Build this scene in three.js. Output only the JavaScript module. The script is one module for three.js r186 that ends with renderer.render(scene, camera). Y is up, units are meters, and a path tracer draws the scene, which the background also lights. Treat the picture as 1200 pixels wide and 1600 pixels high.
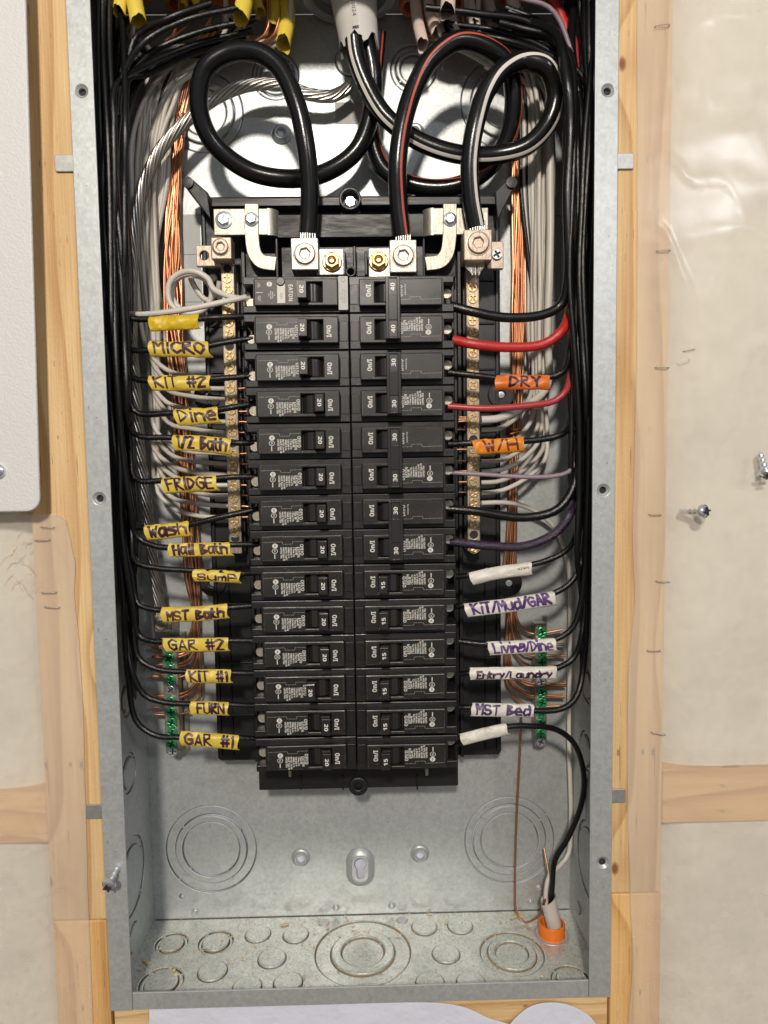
import * as THREE from 'three';
import { mergeGeometries, toCreasedNormals } from 'three/addons/utils/BufferGeometryUtils.js';
import { RoundedBoxGeometry } from 'three/addons/geometries/RoundedBoxGeometry.js';

// ------------------------------------------------------------ camera, light, exposure
const IN = 0.0254;                       // everything below is laid out in inches
const V = (x, y, z) => new THREE.Vector3(x, y, z);
const scene = new THREE.Scene();
const FPX = 1093.83, EYE = V(0.4877, 15.4012, 18.9221);
const camera = new THREE.PerspectiveCamera(72.3617, 768 / 1024, 0.01, 20);
camera.rotation.set(-0.071, -0.018, -0.0145, 'YXZ');
camera.position.copy(EYE).multiplyScalar(IN);
camera.updateMatrixWorld(true);
scene.add(camera);
const renderer = new THREE.WebGLRenderer({ antialias: true });
renderer.toneMapping = THREE.LinearToneMapping;
renderer.toneMappingExposure = 1.06;
renderer.shadowMap.enabled = true;
scene.background = new THREE.Color(0.25, 0.253, 0.256);          // the dim room behind the photographer
const LAMPS = [[V(-0.10, 1.20, 1.65), 7.6, 0.07, 0xfff5e8], [V(1.20, 1.27, 1.95), 1.8, 0.05, 0xf4f6ff]];

// ------------------------------------------------------------ helpers
let seed = 7;
const rnd = () => { seed = (seed * 1664525 + 1013904223) >>> 0; return seed / 4294967296; };
const rr = (a, b) => a + (b - a) * rnd();
const QC = camera.quaternion.clone();
function at(px, py, z) {                 // the point at depth z (inches, box front = 0) seen at a pixel of the 1200 x 1600 photograph
  const d = V((px - 600) / FPX, -(py - 800) / FPX, -1).applyQuaternion(QC);
  return EYE.clone().addScaledVector(d, (z - EYE.z) / d.z);
}
const names = {};
function numbered(n) { const k = names[n] = (names[n] ?? -1) + 1; return k ? `${n}_${String(k).padStart(3, '0')}` : n; }
const BASE = new Map();
function tag(o, label, category, group, kind) {
  if (label) o.userData.label = label;
  if (category) o.userData.category = category;
  if (group) o.userData.group = group;
  if (kind) o.userData.kind = kind;
  return o;
}
function thing(name, label, category, p = V(0, 0, 0), group, local = false) {
  const g = new THREE.Group(); g.name = numbered(name); g.position.copy(p).multiplyScalar(IN); scene.add(g);
  BASE.set(g, local ? V(0, 0, 0) : p.clone());
  return tag(g, label, category, group);
}
function merge(geos) {
  const list = (Array.isArray(geos) ? geos : [geos]).map((g) => {
    const h = g.index ? g.toNonIndexed() : g.clone(); 
    for (const k of Object.keys(h.attributes)) if (!['position', 'normal', 'uv'].includes(k)) h.deleteAttribute(k);
    if (!h.attributes.uv) h.setAttribute('uv', new THREE.BufferAttribute(new Float32Array(h.attributes.position.count * 2), 2));
    h.clearGroups();
    return h;
  });
  return list.length === 1 ? list[0] : mergeGeometries(list);
}
function obj(name, geos, mat, parent) {
  const g = merge(geos); let b;
  if (parent) b = BASE.get(parent);
  else { g.computeBoundingBox(); const c = g.boundingBox; b = V((c.min.x + c.max.x) / 2, c.min.y, (c.min.z + c.max.z) / 2); }
  g.translate(-b.x, -b.y, -b.z); g.scale(IN, IN, IN);
  const m = new THREE.Mesh(g, mat); m.castShadow = m.receiveShadow = true;
  m.name = parent ? name : numbered(name);
  if (parent) parent.add(m); else { m.position.copy(b).multiplyScalar(IN); scene.add(m); }
  BASE.set(m, b);
  return m;
}
function copyAt(proto, p, parent, turn = 0) {          // another piece of the same part, p in inches from the parent's base
  const m = proto.clone(); m.position.copy(p).sub(BASE.get(parent)).multiplyScalar(IN); m.rotation.z = turn; parent.add(m); return m;
}
const box = (x0, x1, y0, y1, z0, z1, r = 0.02) => {
  const w = Math.abs(x1 - x0), h = Math.abs(y1 - y0), d = Math.abs(z1 - z0);
  const g = r ? new RoundedBoxGeometry(w, h, d, 1, Math.min(r, w / 2.1, h / 2.1, d / 2.1)) : new THREE.BoxGeometry(w, h, d);
  return g.translate((x0 + x1) / 2, (y0 + y1) / 2, (z0 + z1) / 2);
};
function extr(shape, z0, z1, bevel = 0.02, seg = 16, bseg = 1) {      // from z0 (back) to z1 (front), bevels inside that
  const g = new THREE.ExtrudeGeometry(shape, { depth: z1 - z0 - 2 * bevel, bevelEnabled: bevel > 0, bevelThickness: bevel, bevelSize: bevel, bevelOffset: -bevel, bevelSegments: bseg, curveSegments: seg });
  return g.translate(0, 0, z0 + bevel);
}
function poly(pts) { return new THREE.Shape(pts.map((p) => new THREE.Vector2(p[0] ?? p.x, p[1] ?? p.y))); }
function circ(x, y, r) { const p = new THREE.Path(); p.absarc(x, y, r, 0, Math.PI * 2, true); return p; }
function disc(x, y, r, inner) { const s = new THREE.Shape(); s.absarc(x, y, r, 0, Math.PI * 2, false); if (inner) s.holes.push(circ(x, y, inner)); return s; }
function rrect(x0, y0, x1, y1, r) {
  const s = new THREE.Shape(); s.moveTo(x0 + r, y0); s.lineTo(x1 - r, y0); s.absarc(x1 - r, y0 + r, r, -Math.PI / 2, 0); s.lineTo(x1, y1 - r); s.absarc(x1 - r, y1 - r, r, 0, Math.PI / 2);
  s.lineTo(x0 + r, y1); s.absarc(x0 + r, y1 - r, r, Math.PI / 2, Math.PI); s.lineTo(x0, y0 + r); s.absarc(x0 + r, y0 + r, r, Math.PI, Math.PI * 1.5); return s;
}
function lathe(profile, p, axis = 'z', seg = 24) {      // profile [r, h] along the axis
  const g = new THREE.LatheGeometry(profile.map(([r, h]) => new THREE.Vector2(Math.max(r, 1e-4), h)), seg);
  if (axis === 'z') g.rotateX(Math.PI / 2); else if (axis === 'x') g.rotateZ(-Math.PI / 2);
  return toCreasedNormals(g.translate(p.x, p.y, p.z), 0.6);
}
// a round (or partly round) sweep along a smooth path; angle 0 faces +z so that stripes keep their side
function sweep(pts, r, o = {}) {
  const curve = new THREE.CatmullRomCurve3(pts, false, 'centripetal'), L = curve.getLength();
  const N = o.n ?? Math.max(8, Math.min(140, Math.round(L / (o.step ?? 0.22)))), M = o.m ?? 8, a0 = o.a0 ?? 0, a1 = o.a1 ?? Math.PI * 2;
  const P = [], Nn = [], U = [], I = []; let prev = V(0, 0, 1);
  for (let i = 0; i <= N; i++) {
    const t = i / N, c = curve.getPointAt(t), T = curve.getTangentAt(t);
    const ref = o.stripe ? V(0, 0, 1) : prev;
    let n = ref.clone().addScaledVector(T, -ref.dot(T)); if (n.lengthSq() < 1e-4) n = V(0, 1, 0).addScaledVector(T, -T.y); n.normalize(); prev = n;
    const b = T.clone().cross(n), rad = typeof r === 'function' ? r(t) : r;
    for (let j = 0; j <= M; j++) {
      const a = (o.turn ? o.turn(t) : 0) + a0 + (a1 - a0) * j / M, d = n.clone().multiplyScalar(Math.cos(a)).addScaledVector(b, Math.sin(a) * (o.flat ?? 1));
      P.push(c.x + d.x * rad, c.y + d.y * rad, c.z + d.z * rad); d.normalize(); Nn.push(d.x, d.y, d.z); U.push(L * t, j / M);
      if (i < N && j < M) { const k = i * (M + 1) + j; I.push(k, k + 1, k + M + 1, k + 1, k + M + 2, k + M + 1); }
    }
  }
  if (!o.open && a1 - a0 > 6) for (const [i, s] of [[0, -1], [N, 1]]) {
    const c = curve.getPointAt(i / N), T = curve.getTangentAt(i / N).multiplyScalar(s), k0 = P.length / 3;
    P.push(c.x, c.y, c.z); Nn.push(T.x, T.y, T.z); U.push(0, 0);
    for (let j = 0; j <= M; j++) { const q = (i * (M + 1) + j) * 3; P.push(P[q], P[q + 1], P[q + 2]); Nn.push(T.x, T.y, T.z); U.push(0, 0); if (j < M) s > 0 ? I.push(k0, k0 + 1 + j, k0 + 2 + j) : I.push(k0, k0 + 2 + j, k0 + 1 + j); }
  }
  const g = new THREE.BufferGeometry(); g.setAttribute('position', new THREE.Float32BufferAttribute(P, 3)); g.setAttribute('normal', new THREE.Float32BufferAttribute(Nn, 3)); g.setAttribute('uv', new THREE.Float32BufferAttribute(U, 2)); g.setIndex(I);
  return g;
}
const px = (list) => list.map(([x, y, z]) => at(x, y, z));
// ------------------------------------------------------------ textures
function hash(x, y, s) { let h = Math.imul(x, 374761393) + Math.imul(y, 668265263) + Math.imul(s, 974711); h = Math.imul(h ^ (h >>> 13), 1274126177); return ((h ^ (h >>> 16)) >>> 0) / 4294967296; }
function vnoise(x, y, per, s) {
  const xi = Math.floor(x), yi = Math.floor(y), fx = x - xi, fy = y - yi, w = (a) => ((a % per) + per) % per, u = fx * fx * (3 - 2 * fx), v = fy * fy * (3 - 2 * fy);
  const a = hash(w(xi), w(yi), s), b = hash(w(xi + 1), w(yi), s), c = hash(w(xi), w(yi + 1), s), d = hash(w(xi + 1), w(yi + 1), s);
  return a + (b - a) * u + (c - a) * v + (a - b - c + d) * u * v;
}
function dataTex(n, fn, srgb, rx = 1, ry = rx) {        // fn(u, v) -> [r, g, b] 0..1
  const d = new Uint8Array(n * n * 4);
  for (let y = 0; y < n; y++) for (let x = 0; x < n; x++) { const c = fn(x / n, y / n), k = (y * n + x) * 4; for (let i = 0; i < 3; i++) d[k + i] = Math.max(0, Math.min(255, c[i] * 255)); d[k + 3] = 255; }
  const t = new THREE.DataTexture(d, n, n); t.wrapS = t.wrapT = THREE.RepeatWrapping; t.magFilter = THREE.LinearFilter; t.minFilter = THREE.LinearMipmapLinearFilter; t.generateMipmaps = true;
  t.colorSpace = srgb ? THREE.SRGBColorSpace : THREE.NoColorSpace; t.repeat.set(rx, ry); t.needsUpdate = true; return t;
}
const fbm = (u, v, p, s, o = 4) => { let a = 0, w = 0.5, t = 0; for (let i = 0; i < o; i++) { a += w * vnoise(u * p, v * p, p, s + i); t += w; w *= 0.55; p *= 2; } return a / t; };
function canvasTex(w, h, draw) {
  const c = document.createElement('canvas'); c.width = w; c.height = h; const x = c.getContext('2d'); draw(x, w, h);
  const t = new THREE.CanvasTexture(c); t.colorSpace = THREE.SRGBColorSpace; t.anisotropy = 8; return t;
}
const std = (o) => new THREE.MeshStandardMaterial(o);
const phy = (o) => new THREE.MeshPhysicalMaterial(o);
const rgb = (r, g, b) => new THREE.Color().setRGB(r, g, b);
// galvanised sheet: mottled spangle, fine grain, a few dark scuffs
const zincC = dataTex(512, (u, v) => { const m = fbm(u, v, 6, 1), f = fbm(u, v, 90, 5, 2), s = fbm(u, v, 22, 9, 3); const cell = Math.abs(vnoise(u * 34 + 3 * fbm(u, v, 16, 2, 2), v * 34, 34, 12) - vnoise(u * 34, v * 34 + 3 * fbm(u, v, 16, 3, 2), 34, 13)); let k = 0.80 + 0.025 * (m - 0.5) + 0.08 * (f - 0.5) + 0.025 * (s - 0.5) - 0.045 * cell; if (vnoise(u * 60, v * 60, 60, 31) > 0.975 && s > 0.52) k *= 0.72; return [k * 0.99, k * 1.0, k * 0.995]; }, true, 1 / 6);
const zincR = dataTex(512, (u, v) => { const k = 0.41 + 0.06 * fbm(u, v, 14, 21, 4) + 0.08 * (fbm(u, v, 100, 24, 2) - 0.5); return [k, k, k]; }, false, 1 / 5);
const zincB = dataTex(256, (u, v) => { const k = fbm(u, v, 40, 41, 3); return [k, k, k]; }, false, 1 / 3);
const M = {};
M.zinc = std({ color: rgb(0.88, 0.90, 0.905), map: zincC, roughnessMap: zincR, roughness: 0.96, metalness: 0.47, bumpMap: zincB, bumpScale: 0.00005 });
const zincDust = dataTex(1024, (u, v) => { const m = fbm(u, v, 6, 201), f = fbm(u, v, 120, 205, 2), s = fbm(u, v, 26, 209, 3), d = vnoise(u * 260, v * 260, 260, 211), clump = fbm(u, v, 5, 214, 3); let k = 0.84 + 0.10 * (m - 0.5) + 0.14 * (f - 0.5) + 0.10 * (s - 0.5), c = [k * 0.985, k, k * 0.985]; if (d > 0.86 - 0.25 * Math.max(0, clump - 0.45)) c = [0.80, 0.74, 0.58].map((q) => q * (0.75 + 0.35 * f)); else if (vnoise(u * 200, v * 200, 200, 216) > 0.965) c = c.map((q) => q * 0.55); return c; }, true, 1 / 7);
M.zincFloor = std({ color: rgb(0.96, 0.97, 0.96), map: zincDust, roughnessMap: zincR, roughness: 0.8, metalness: 0.48, bumpMap: zincB, bumpScale: 0.0001 });
M.tabzinc = std({ color: rgb(0.75, 0.75, 0.73), map: zincC, roughness: 0.45, metalness: 0.7 });
function woodTex(dark, light, ringK, s) {
  return dataTex(1024, (u, v) => {
    let kd = 9, kn = 0; for (const [ku, kv] of [[0.78, 0.17], [0.24, 0.46], [0.62, 0.81]]) { const q = Math.hypot((u - ku) * 4, (v - kv) * 22 * 0.55); kd = Math.min(kd, q); kn += 0.5 * Math.exp(-q * q * 2.2); }
    const wob = kn + fbm(u, v, 2, s, 3) * 0.6 + 0.06 * (fbm(u, v, 10, s + 9, 3) - 0.5), r = (u * ringK + wob * 2.2), saw = r - Math.floor(r), band = Math.pow(saw, 3.2) * (1 - Math.pow(saw, 24));
    const fine = fbm(u * 1, v * 0.06 + 0.3, 160, s + 3, 2), blot = fbm(u, v, 5, s + 15, 3), k = Math.max(0, Math.min(1, 0.16 + 0.55 * band + 0.35 * (fine - 0.5) + 0.5 * (blot - 0.5)));
    let c = [0, 1, 2].map((i) => light[i] + (dark[i] - light[i]) * k); if (vnoise(u * 90, v * 34, 34, s + 40) > 0.955) c = c.map((q) => q * 0.75); const kk = Math.max(0, 1 - kd / (0.10 + 0.05 * fine)); if (kk > 0) c = c.map((q, i) => q * (1 - Math.min(1, kk * 1.8) * [0.35, 0.52, 0.62][i])); return c;
  }, true, 1 / 4, 1 / 22);
}
M.wood = std({ map: woodTex([0.66, 0.47, 0.28], [0.90, 0.78, 0.58], 5, 50), roughness: 0.72, bumpMap: zincB, bumpScale: 0.0002 });
M.woodWarm = std({ map: woodTex([0.68, 0.45, 0.23], [0.92, 0.76, 0.51], 4, 81), roughness: 0.72, bumpMap: zincB, bumpScale: 0.0002 });
const scuff = dataTex(512, (u, v) => { const k = 0.30 + 0.30 * fbm(u, v, 10, 61, 4) + 0.16 * fbm(u, v, 70, 64, 2); return [k, k, k]; }, false, 1 / 3);
const dust = dataTex(512, (u, v) => { const f = fbm(u, v, 60, 71, 3), s = vnoise(u * 190, v * 190, 190, 73); const k = 0.112 + 0.042 * (f - 0.5) + (s > 0.985 ? 0.16 : 0); return [k * 1.03, k, k * 0.965]; }, true, 1 / 3);
M.black = std({ color: rgb(0.85, 0.85, 0.85), map: dust, roughnessMap: scuff, roughness: 1 });
M.pan = std({ color: rgb(0.007, 0.007, 0.0075), roughnessMap: scuff, roughness: 0.9 });
M.breaker = std({ map: dust, roughnessMap: scuff, roughness: 0.74 });
M.slot = std({ color: rgb(0.012, 0.012, 0.012), roughness: 0.6 });
M.rocker = phy({ color: rgb(0.02, 0.018, 0.017), roughness: 0.22, clearcoat: 0.4, clearcoatRoughness: 0.2 });
const wireB = dataTex(256, (u, v) => { const k = fbm(u, v, 64, 91, 2); return [k, k, k]; }, false, 0.5, 2);
M.hot = phy({ color: rgb(0.006, 0.006, 0.0065), roughness: 0.27, bumpMap: wireB, bumpScale: 0.00007, specularIntensity: 0.8 });
M.cable = phy({ color: rgb(0.006, 0.006, 0.0065), roughness: 0.22, bumpMap: wireB, bumpScale: 0.00003, specularIntensity: 0.85 });
M.red = phy({ color: rgb(0.50, 0.025, 0.022), roughness: 0.35, bumpMap: wireB, bumpScale: 0.0001 });
M.redDull = phy({ color: rgb(0.40, 0.045, 0.045), roughness: 0.38 });
M.purple = phy({ color: rgb(0.026, 0.012, 0.036), roughness: 0.25, bumpMap: wireB, bumpScale: 0.00022 });
M.pink = phy({ color: rgb(0.30, 0.225, 0.265), roughness: 0.42 });
M.white = phy({ color: rgb(0.56, 0.51, 0.44), roughness: 0.42 });
M.whiteC = phy({ color: rgb(0.65, 0.61, 0.545), roughness: 0.4 });
M.stripeR = phy({ color: rgb(0.50, 0.085, 0.045), roughness: 0.42 });
M.stripeW = phy({ color: rgb(0.70, 0.66, 0.60), roughness: 0.45 });
M.copper = std({ color: rgb(0.70, 0.36, 0.205), metalness: 0.85, roughness: 0.34 });
M.copperMid = std({ color: rgb(0.52, 0.245, 0.13), metalness: 0.95, roughness: 0.3 });
M.copperDull = std({ color: rgb(0.55, 0.25, 0.13), metalness: 0.9, roughness: 0.42 });
M.aluDull = std({ color: rgb(0.60, 0.565, 0.52), metalness: 0.95, roughness: 0.3 });
M.alu = std({ color: rgb(0.78, 0.75, 0.70), metalness: 0.8, roughness: 0.30 });
const brushed = dataTex(256, (u, v) => { const k = 0.75 + 0.35 * (fbm(u, v * 0.12, 80, 96, 2) - 0.5) + 0.2 * (fbm(u, v, 120, 99, 2) - 0.5); return [k, k * 0.985, k * 0.95]; }, true, 0.7);
M.lug = std({ color: rgb(0.84, 0.78, 0.68), map: brushed, metalness: 0.5, roughness: 0.36, bumpMap: zincB, bumpScale: 0.0001 });
M.bus = std({ color: rgb(0.82, 0.68, 0.58), map: brushed, metalness: 0.45, roughness: 0.4 });
M.strap = std({ color: rgb(0.70, 0.67, 0.60), map: brushed, metalness: 0.65, roughness: 0.42 });
M.brass = std({ color: rgb(0.72, 0.50, 0.20), metalness: 0.9, roughness: 0.33 });
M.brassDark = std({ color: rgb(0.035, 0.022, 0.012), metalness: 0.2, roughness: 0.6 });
M.steel = std({ color: rgb(0.72, 0.75, 0.80), metalness: 0.85, roughness: 0.26 });
M.steelDark = std({ color: rgb(0.04, 0.04, 0.045), metalness: 0.3, roughness: 0.5 });
M.green = phy({ color: rgb(0.06, 0.42, 0.17), metalness: 0.55, roughness: 0.25, clearcoat: 0.6, clearcoatRoughness: 0.15 });
M.greenDark = std({ color: rgb(0.004, 0.03, 0.014), metalness: 0.2, roughness: 0.5 });
M.orange = phy({ color: rgb(0.86, 0.20, 0.02), roughness: 0.38 });
M.orangeTop = phy({ color: rgb(0.55, 0.16, 0.045), roughness: 0.45 });
M.yellow = phy({ color: rgb(0.76, 0.58, 0.07), roughness: 0.45, side: THREE.DoubleSide });
M.jacket = phy({ color: rgb(0.64, 0.60, 0.55), roughness: 0.5, side: THREE.DoubleSide });
M.jacketPink = phy({ color: rgb(0.66, 0.53, 0.46), roughness: 0.5, side: THREE.DoubleSide });
const peel = dataTex(256, (u, v) => { const k = fbm(u, v, 40, 111, 2); return [k, k, k]; }, false, 0.5);
M.paint = std({ color: rgb(0.66, 0.655, 0.64), roughness: 0.5, bumpMap: peel, bumpScale: 0.00022 });
M.staple = std({ color: rgb(0.50, 0.46, 0.40), metalness: 0.55, roughness: 0.4 });
const batt = dataTex(512, (u, v) => { const a = fbm(u, v, 5, 121, 5), f = fbm(u * 1, v * 0.3, 60, 126, 3), k = 0.885 + 0.10 * (a - 0.5) + 0.05 * (f - 0.5); return [k * 0.99, k * 0.968, k * 0.905]; }, true, 1 / 7);
const battB = dataTex(512, (u, v) => { const k = fbm(u, v, 9, 131, 5); return [k, k, k]; }, false, 1 / 7);
M.batt = std({ map: batt, roughness: 0.95, bumpMap: battB, bumpScale: 0.0025 });
M.film = phy({ color: rgb(0.80, 0.745, 0.66), transparent: true, opacity: 0.33, roughness: 0.2, specularIntensity: 1, ior: 1.55, side: THREE.DoubleSide });
M.shaving = std({ color: rgb(0.72, 0.55, 0.33), roughness: 0.8, side: THREE.DoubleSide });
M.sheet = std({ color: rgb(0.70, 0.72, 0.82), roughness: 0.75, bumpMap: battB, bumpScale: 0.0016, side: THREE.DoubleSide });

// ------------------------------------------------------------ lamps of the room, above and behind the photographer
LAMPS.forEach(([p, power, r, c], i) => {
  const col = new THREE.Color(c), g = new THREE.Group(); g.name = numbered('ceiling_lamp'); g.position.copy(p); scene.add(g);
  const bulb = new THREE.Mesh(new THREE.SphereGeometry(r, 20, 14), std({ color: 0x000000, emissive: col, emissiveIntensity: 14 })); bulb.name = 'bulb'; g.add(bulb);
  const cap = new THREE.Mesh(new THREE.CylinderGeometry(r * 0.5, r * 0.9, 0.05, 20).translate(0, r + 0.028, 0), M.paint); cap.name = 'lamp_holder'; g.add(cap);
  const l = new THREE.PointLight(col, power); l.castShadow = true; l.shadow.radius = r / 0.02; l.position.copy(p); scene.add(l);
  tag(g, i ? 'bare bulb lamp high on the right behind the camera' : 'bare bulb lamp high on the left behind the camera', 'lamp');
});

// ------------------------------------------------------------ the box
const D = 3.883, HW = 7.125, TOP = 29.3, FW = 0.62, SH = 0.06;
const boxT = thing('electrical_box', 'open galvanized steel electrical box recessed between two wood studs', 'electrical box', V(0, 0, -D));
// a wall with knockouts: local x/y plane, front face at z = 0, thickness SH behind it; m places it
function wall(name, shape, kos, m, metal = M.zinc) {
  for (const k of kos) shape.holes.push(circ(k.x, k.y, k.r[0]));
  const w = obj(name, extr(shape, -SH, 0, 0.024, 40, 2).applyMatrix4(m), metal, boxT);
  for (const k of kos) k.r.forEach((R, i) => {
    const inner = k.r[i + 1], lift = (k.r.length === 1 ? [0.055] : [-0.045, 0.03, -0.035])[i % 3];
    const g = extr(disc(k.x, k.y, R - 0.016, inner && inner + 0.004), -SH - 0.03 + lift, lift, 0.04, 40, 3), ties = [];
    if (k.r.length > 1 || R > 0.5) for (const a of [0.6, 2.4, 3.9, 5.3]) ties.push(box(-0.045, 0.045, -0.03, 0.03, lift - 0.03, lift + 0.022, 0.012).rotateZ(a).translate(k.x + Math.cos(a) * R, k.y + Math.sin(a) * R, 0));
    obj(i ? 'knockout_disc' : 'knockout_ring', [g, ...ties].map((q) => q.applyMatrix4(m)), metal, w);
  });
  return w;
}
const ppi = (p, q) => at(...p).distanceTo(at(...q));
const bk = (x, y) => at(x, y, -D);
const ko = (x, y, rs) => { const c = bk(x, y), e = bk(x + 10, y).distanceTo(c) / 10; return { x: c.x, y: c.y, r: rs.map((r) => r * e) }; };
const dimples = [[470, 1340], [656, 1334], [440, 210], [648, 208]].map(([x, y]) => bk(x, y)), keyC = bk(563, 1355);
{
  const s = poly([[-HW, 0.0], [HW, 0.0], [HW, TOP], [-HW, TOP]]);
  for (const d of dimples) s.holes.push(circ(d.x, d.y, 0.30));
  s.holes.push(rrectPath(keyC.x - 0.46, keyC.y - 0.66, keyC.x + 0.46, keyC.y + 0.66, 0.45));
  const rivets = [[525, 1418], [612, 1415], [305, 1424], [829, 1409]], holes = [[284, 1401], [842, 1386]];
  for (const [x, y] of holes) { const c = bk(x, y); s.holes.push(circ(c.x, c.y, 0.085)); }
  const w = wall('back_wall', s, [ko(330, 1327, [71, 56, 45]), ko(796, 1313, [70, 57, 45]), ko(430, 118, [37, 30, 24]), ko(646, 108, [36, 28, 21]), ko(318, 175, [62, 48, 36]), ko(790, 160, [70, 54, 40]), ko(548, 95, [24])], new THREE.Matrix4().makeTranslation(0, 0, -D));
  for (const d of dimples) {
    obj('boss', lathe([[0.31, 0], [0.30, 0.02], [0.25, 0.05], [0.215, 0.15], [0.195, 0.17], [0.15, 0.165], [0.13, 0.11], [0.13, 0.0]], V(d.x, d.y, -D), 'z', 32), M.zinc, w);
    obj('fixing_hole', lathe([[0.0, 0.02], [0.131, 0.015]], V(d.x, d.y, -D), 'z'), M.sheet, w);
  }
  // keyhole boss
  const ring = (x, y, hw, hh, z) => { const p = []; for (let i = 0; i < 48; i++) { const a = i / 48 * Math.PI * 2; const cx = Math.cos(a), cy = Math.sin(a), k = hh - hw; p.push(V(x + cx * hw, y + cy * hw + Math.sign(cy) * k, z)); } return p; };
  const rows = [ring(keyC.x, keyC.y, 0.47, 0.67, -D), ring(keyC.x, keyC.y, 0.42, 0.62, -D + 0.05), ring(keyC.x, keyC.y, 0.33, 0.52, -D + 0.14), ring(keyC.x, keyC.y, 0.30, 0.49, -D + 0.15), ring(keyC.x, keyC.y, 0.28, 0.47, -D + 0.12)], P = [];
  for (let r = 0; r + 1 < rows.length; r++) for (let i = 0; i < 48; i++) { const a = rows[r][i], b = rows[r][(i + 1) % 48], c = rows[r + 1][i], d = rows[r + 1][(i + 1) % 48]; P.push(a, b, c, b, d, c); }
  const kg = new THREE.BufferGeometry().setFromPoints(P); kg.computeVertexNormals();
  obj('keyhole_boss', toCreasedNormals(kg, 0.9), M.zinc, w);
  const ks = rrect(keyC.x - 0.285, keyC.y - 0.475, keyC.x + 0.285, keyC.y + 0.475, 0.284), hp = new THREE.Path(); hp.absarc(keyC.x, keyC.y + 0.17, 0.20, -0.9, Math.PI + 0.9); hp.absarc(keyC.x, keyC.y - 0.22, 0.12, Math.PI, Math.PI * 2); ks.holes.push(hp);
  obj('keyhole_plate', extr(ks, -D + 0.06, -D + 0.115, 0.01, 24), M.zinc, w);
  for (const [x, y] of rivets) { const c = bk(x, y); obj('rivet', lathe([[0.0, 0.05], [0.05, 0.05], [0.07, 0.035], [0.075, 0.02], [0.10, 0.03], [0.125, 0.02], [0.13, 0.0]], c, 'z', 20), M.zinc, w); }
}
function rrectPath(x0, y0, x1, y1, r) { return new THREE.Path(rrect(x0, y0, x1, y1, r).getPoints(12).reverse()); }
{ // side walls: local x = depth (0 front .. -D back), local y = height
  const side = (s, kos, name) => {
    // local +z is the inner side of the wall; on the left local x runs from the front to the back
    const mm = s < 0 ? new THREE.Matrix4().makeBasis(V(0, 0, -1), V(0, 1, 0), V(1, 0, 0)).setPosition(-HW + SH, 0, 0) : new THREE.Matrix4().makeBasis(V(0, 0, 1), V(0, 1, 0), V(-1, 0, 0)).setPosition(HW - SH, 0, 0);
    if (s < 0) for (const k of kos) k.x = -k.x;
    const x0 = s < 0 ? SH + 0.002 : -D + 0.002, x1 = s < 0 ? D - 0.002 : -SH - 0.002;
    return wall(name, poly([[x0, SH], [x1, SH], [x1, TOP], [x0, TOP]]), kos, mm);
  };
  const ks = [{ x: -2.1, y: 6.0, r: [0.62, 0.48] }, { x: -2.0, y: 2.75, r: [1.18, 0.92] }, { x: -2.2, y: 8.3, r: [0.56, 0.42] }, { x: -1.9, y: 0.85, r: [0.44] }];
  side(-1, ks, 'left_wall'); side(1, [{ x: -2.3, y: 6.3, r: [0.62, 0.48] }, { x: -1.9, y: 2.9, r: [1.22, 1.0] }, { x: -2.2, y: 8.4, r: [0.56, 0.4] }, { x: -2.9, y: 0.75, r: [0.2] }], 'right_wall');
}
const flr = (x, y) => { // pixel -> the floor of the box (y = SH)
  const d = V((x - 600) / FPX, -(y - 800) / FPX, -1).applyQuaternion(QC); return EYE.clone().addScaledVector(d, (SH - EYE.y) / d.y);
};
const bushC = flr(862, 1459);
{
  const fk = [[268, 1474, 25, 19], [337, 1472, 27, 21], [403, 1460, 20], [462, 1461, 20], [425, 1498, 22], [332, 1518, 23], [252, 1535, 34, 26], [386, 1543, 23], [450, 1536, 23], [663, 1449, 20], [719, 1447, 20], [697, 1491, 22], [672, 1536, 23], [736, 1536, 23], [800, 1489, 50, 38, 26], [893, 1533, 30, 22], [567, 1487, 75, 50, 34]];
  const kos = fk.map(([x, y, ...r]) => { const c = flr(x, y), e = flr(x + 10, y).distanceTo(c) / 10; return { x: c.x, y: -c.z, r: r.map((q) => q * e) }; });
  const m = new THREE.Matrix4().makeBasis(V(1, 0, 0), V(0, 0, -1), V(0, 1, 0)).setPosition(0, SH, 0);
  const s = poly([[-HW, SH], [HW, SH], [HW, D - 0.002], [-HW, D - 0.002]]);
  for (const k of kos) { if (k.y - k.r[0] < SH + 0.05) k.y = SH + 0.06 + k.r[0]; }
  const bw = wall('bottom_wall', s, kos, m, M.zincFloor);
  for (const [x, y] of [[506, 1442], [628, 1438]]) { const c = flr(x, y); obj('boss', lathe([[0.0, 0.03], [0.17, 0.03], [0.2, 0.0]], c, 'y', 20), M.zinc, bw); }
  obj('knockout_ring', lathe([[0.58, 0.0], [0.57, 0.02], [0.52, 0.02], [0.5, 0.0]], bushC, 'y', 36), M.zinc, bw);
  obj('corner_seam', box(-HW + 0.1, HW - 0.1, SH + 0.001, SH + 0.02, -D + 0.012, -D + 0.03, 0.006), M.steelDark, boxT);
}
obj('top_wall', box(-HW, HW, TOP, TOP + SH, -D + 0.002, -SH - 0.002, 0.01), M.zinc, boxT);
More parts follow.
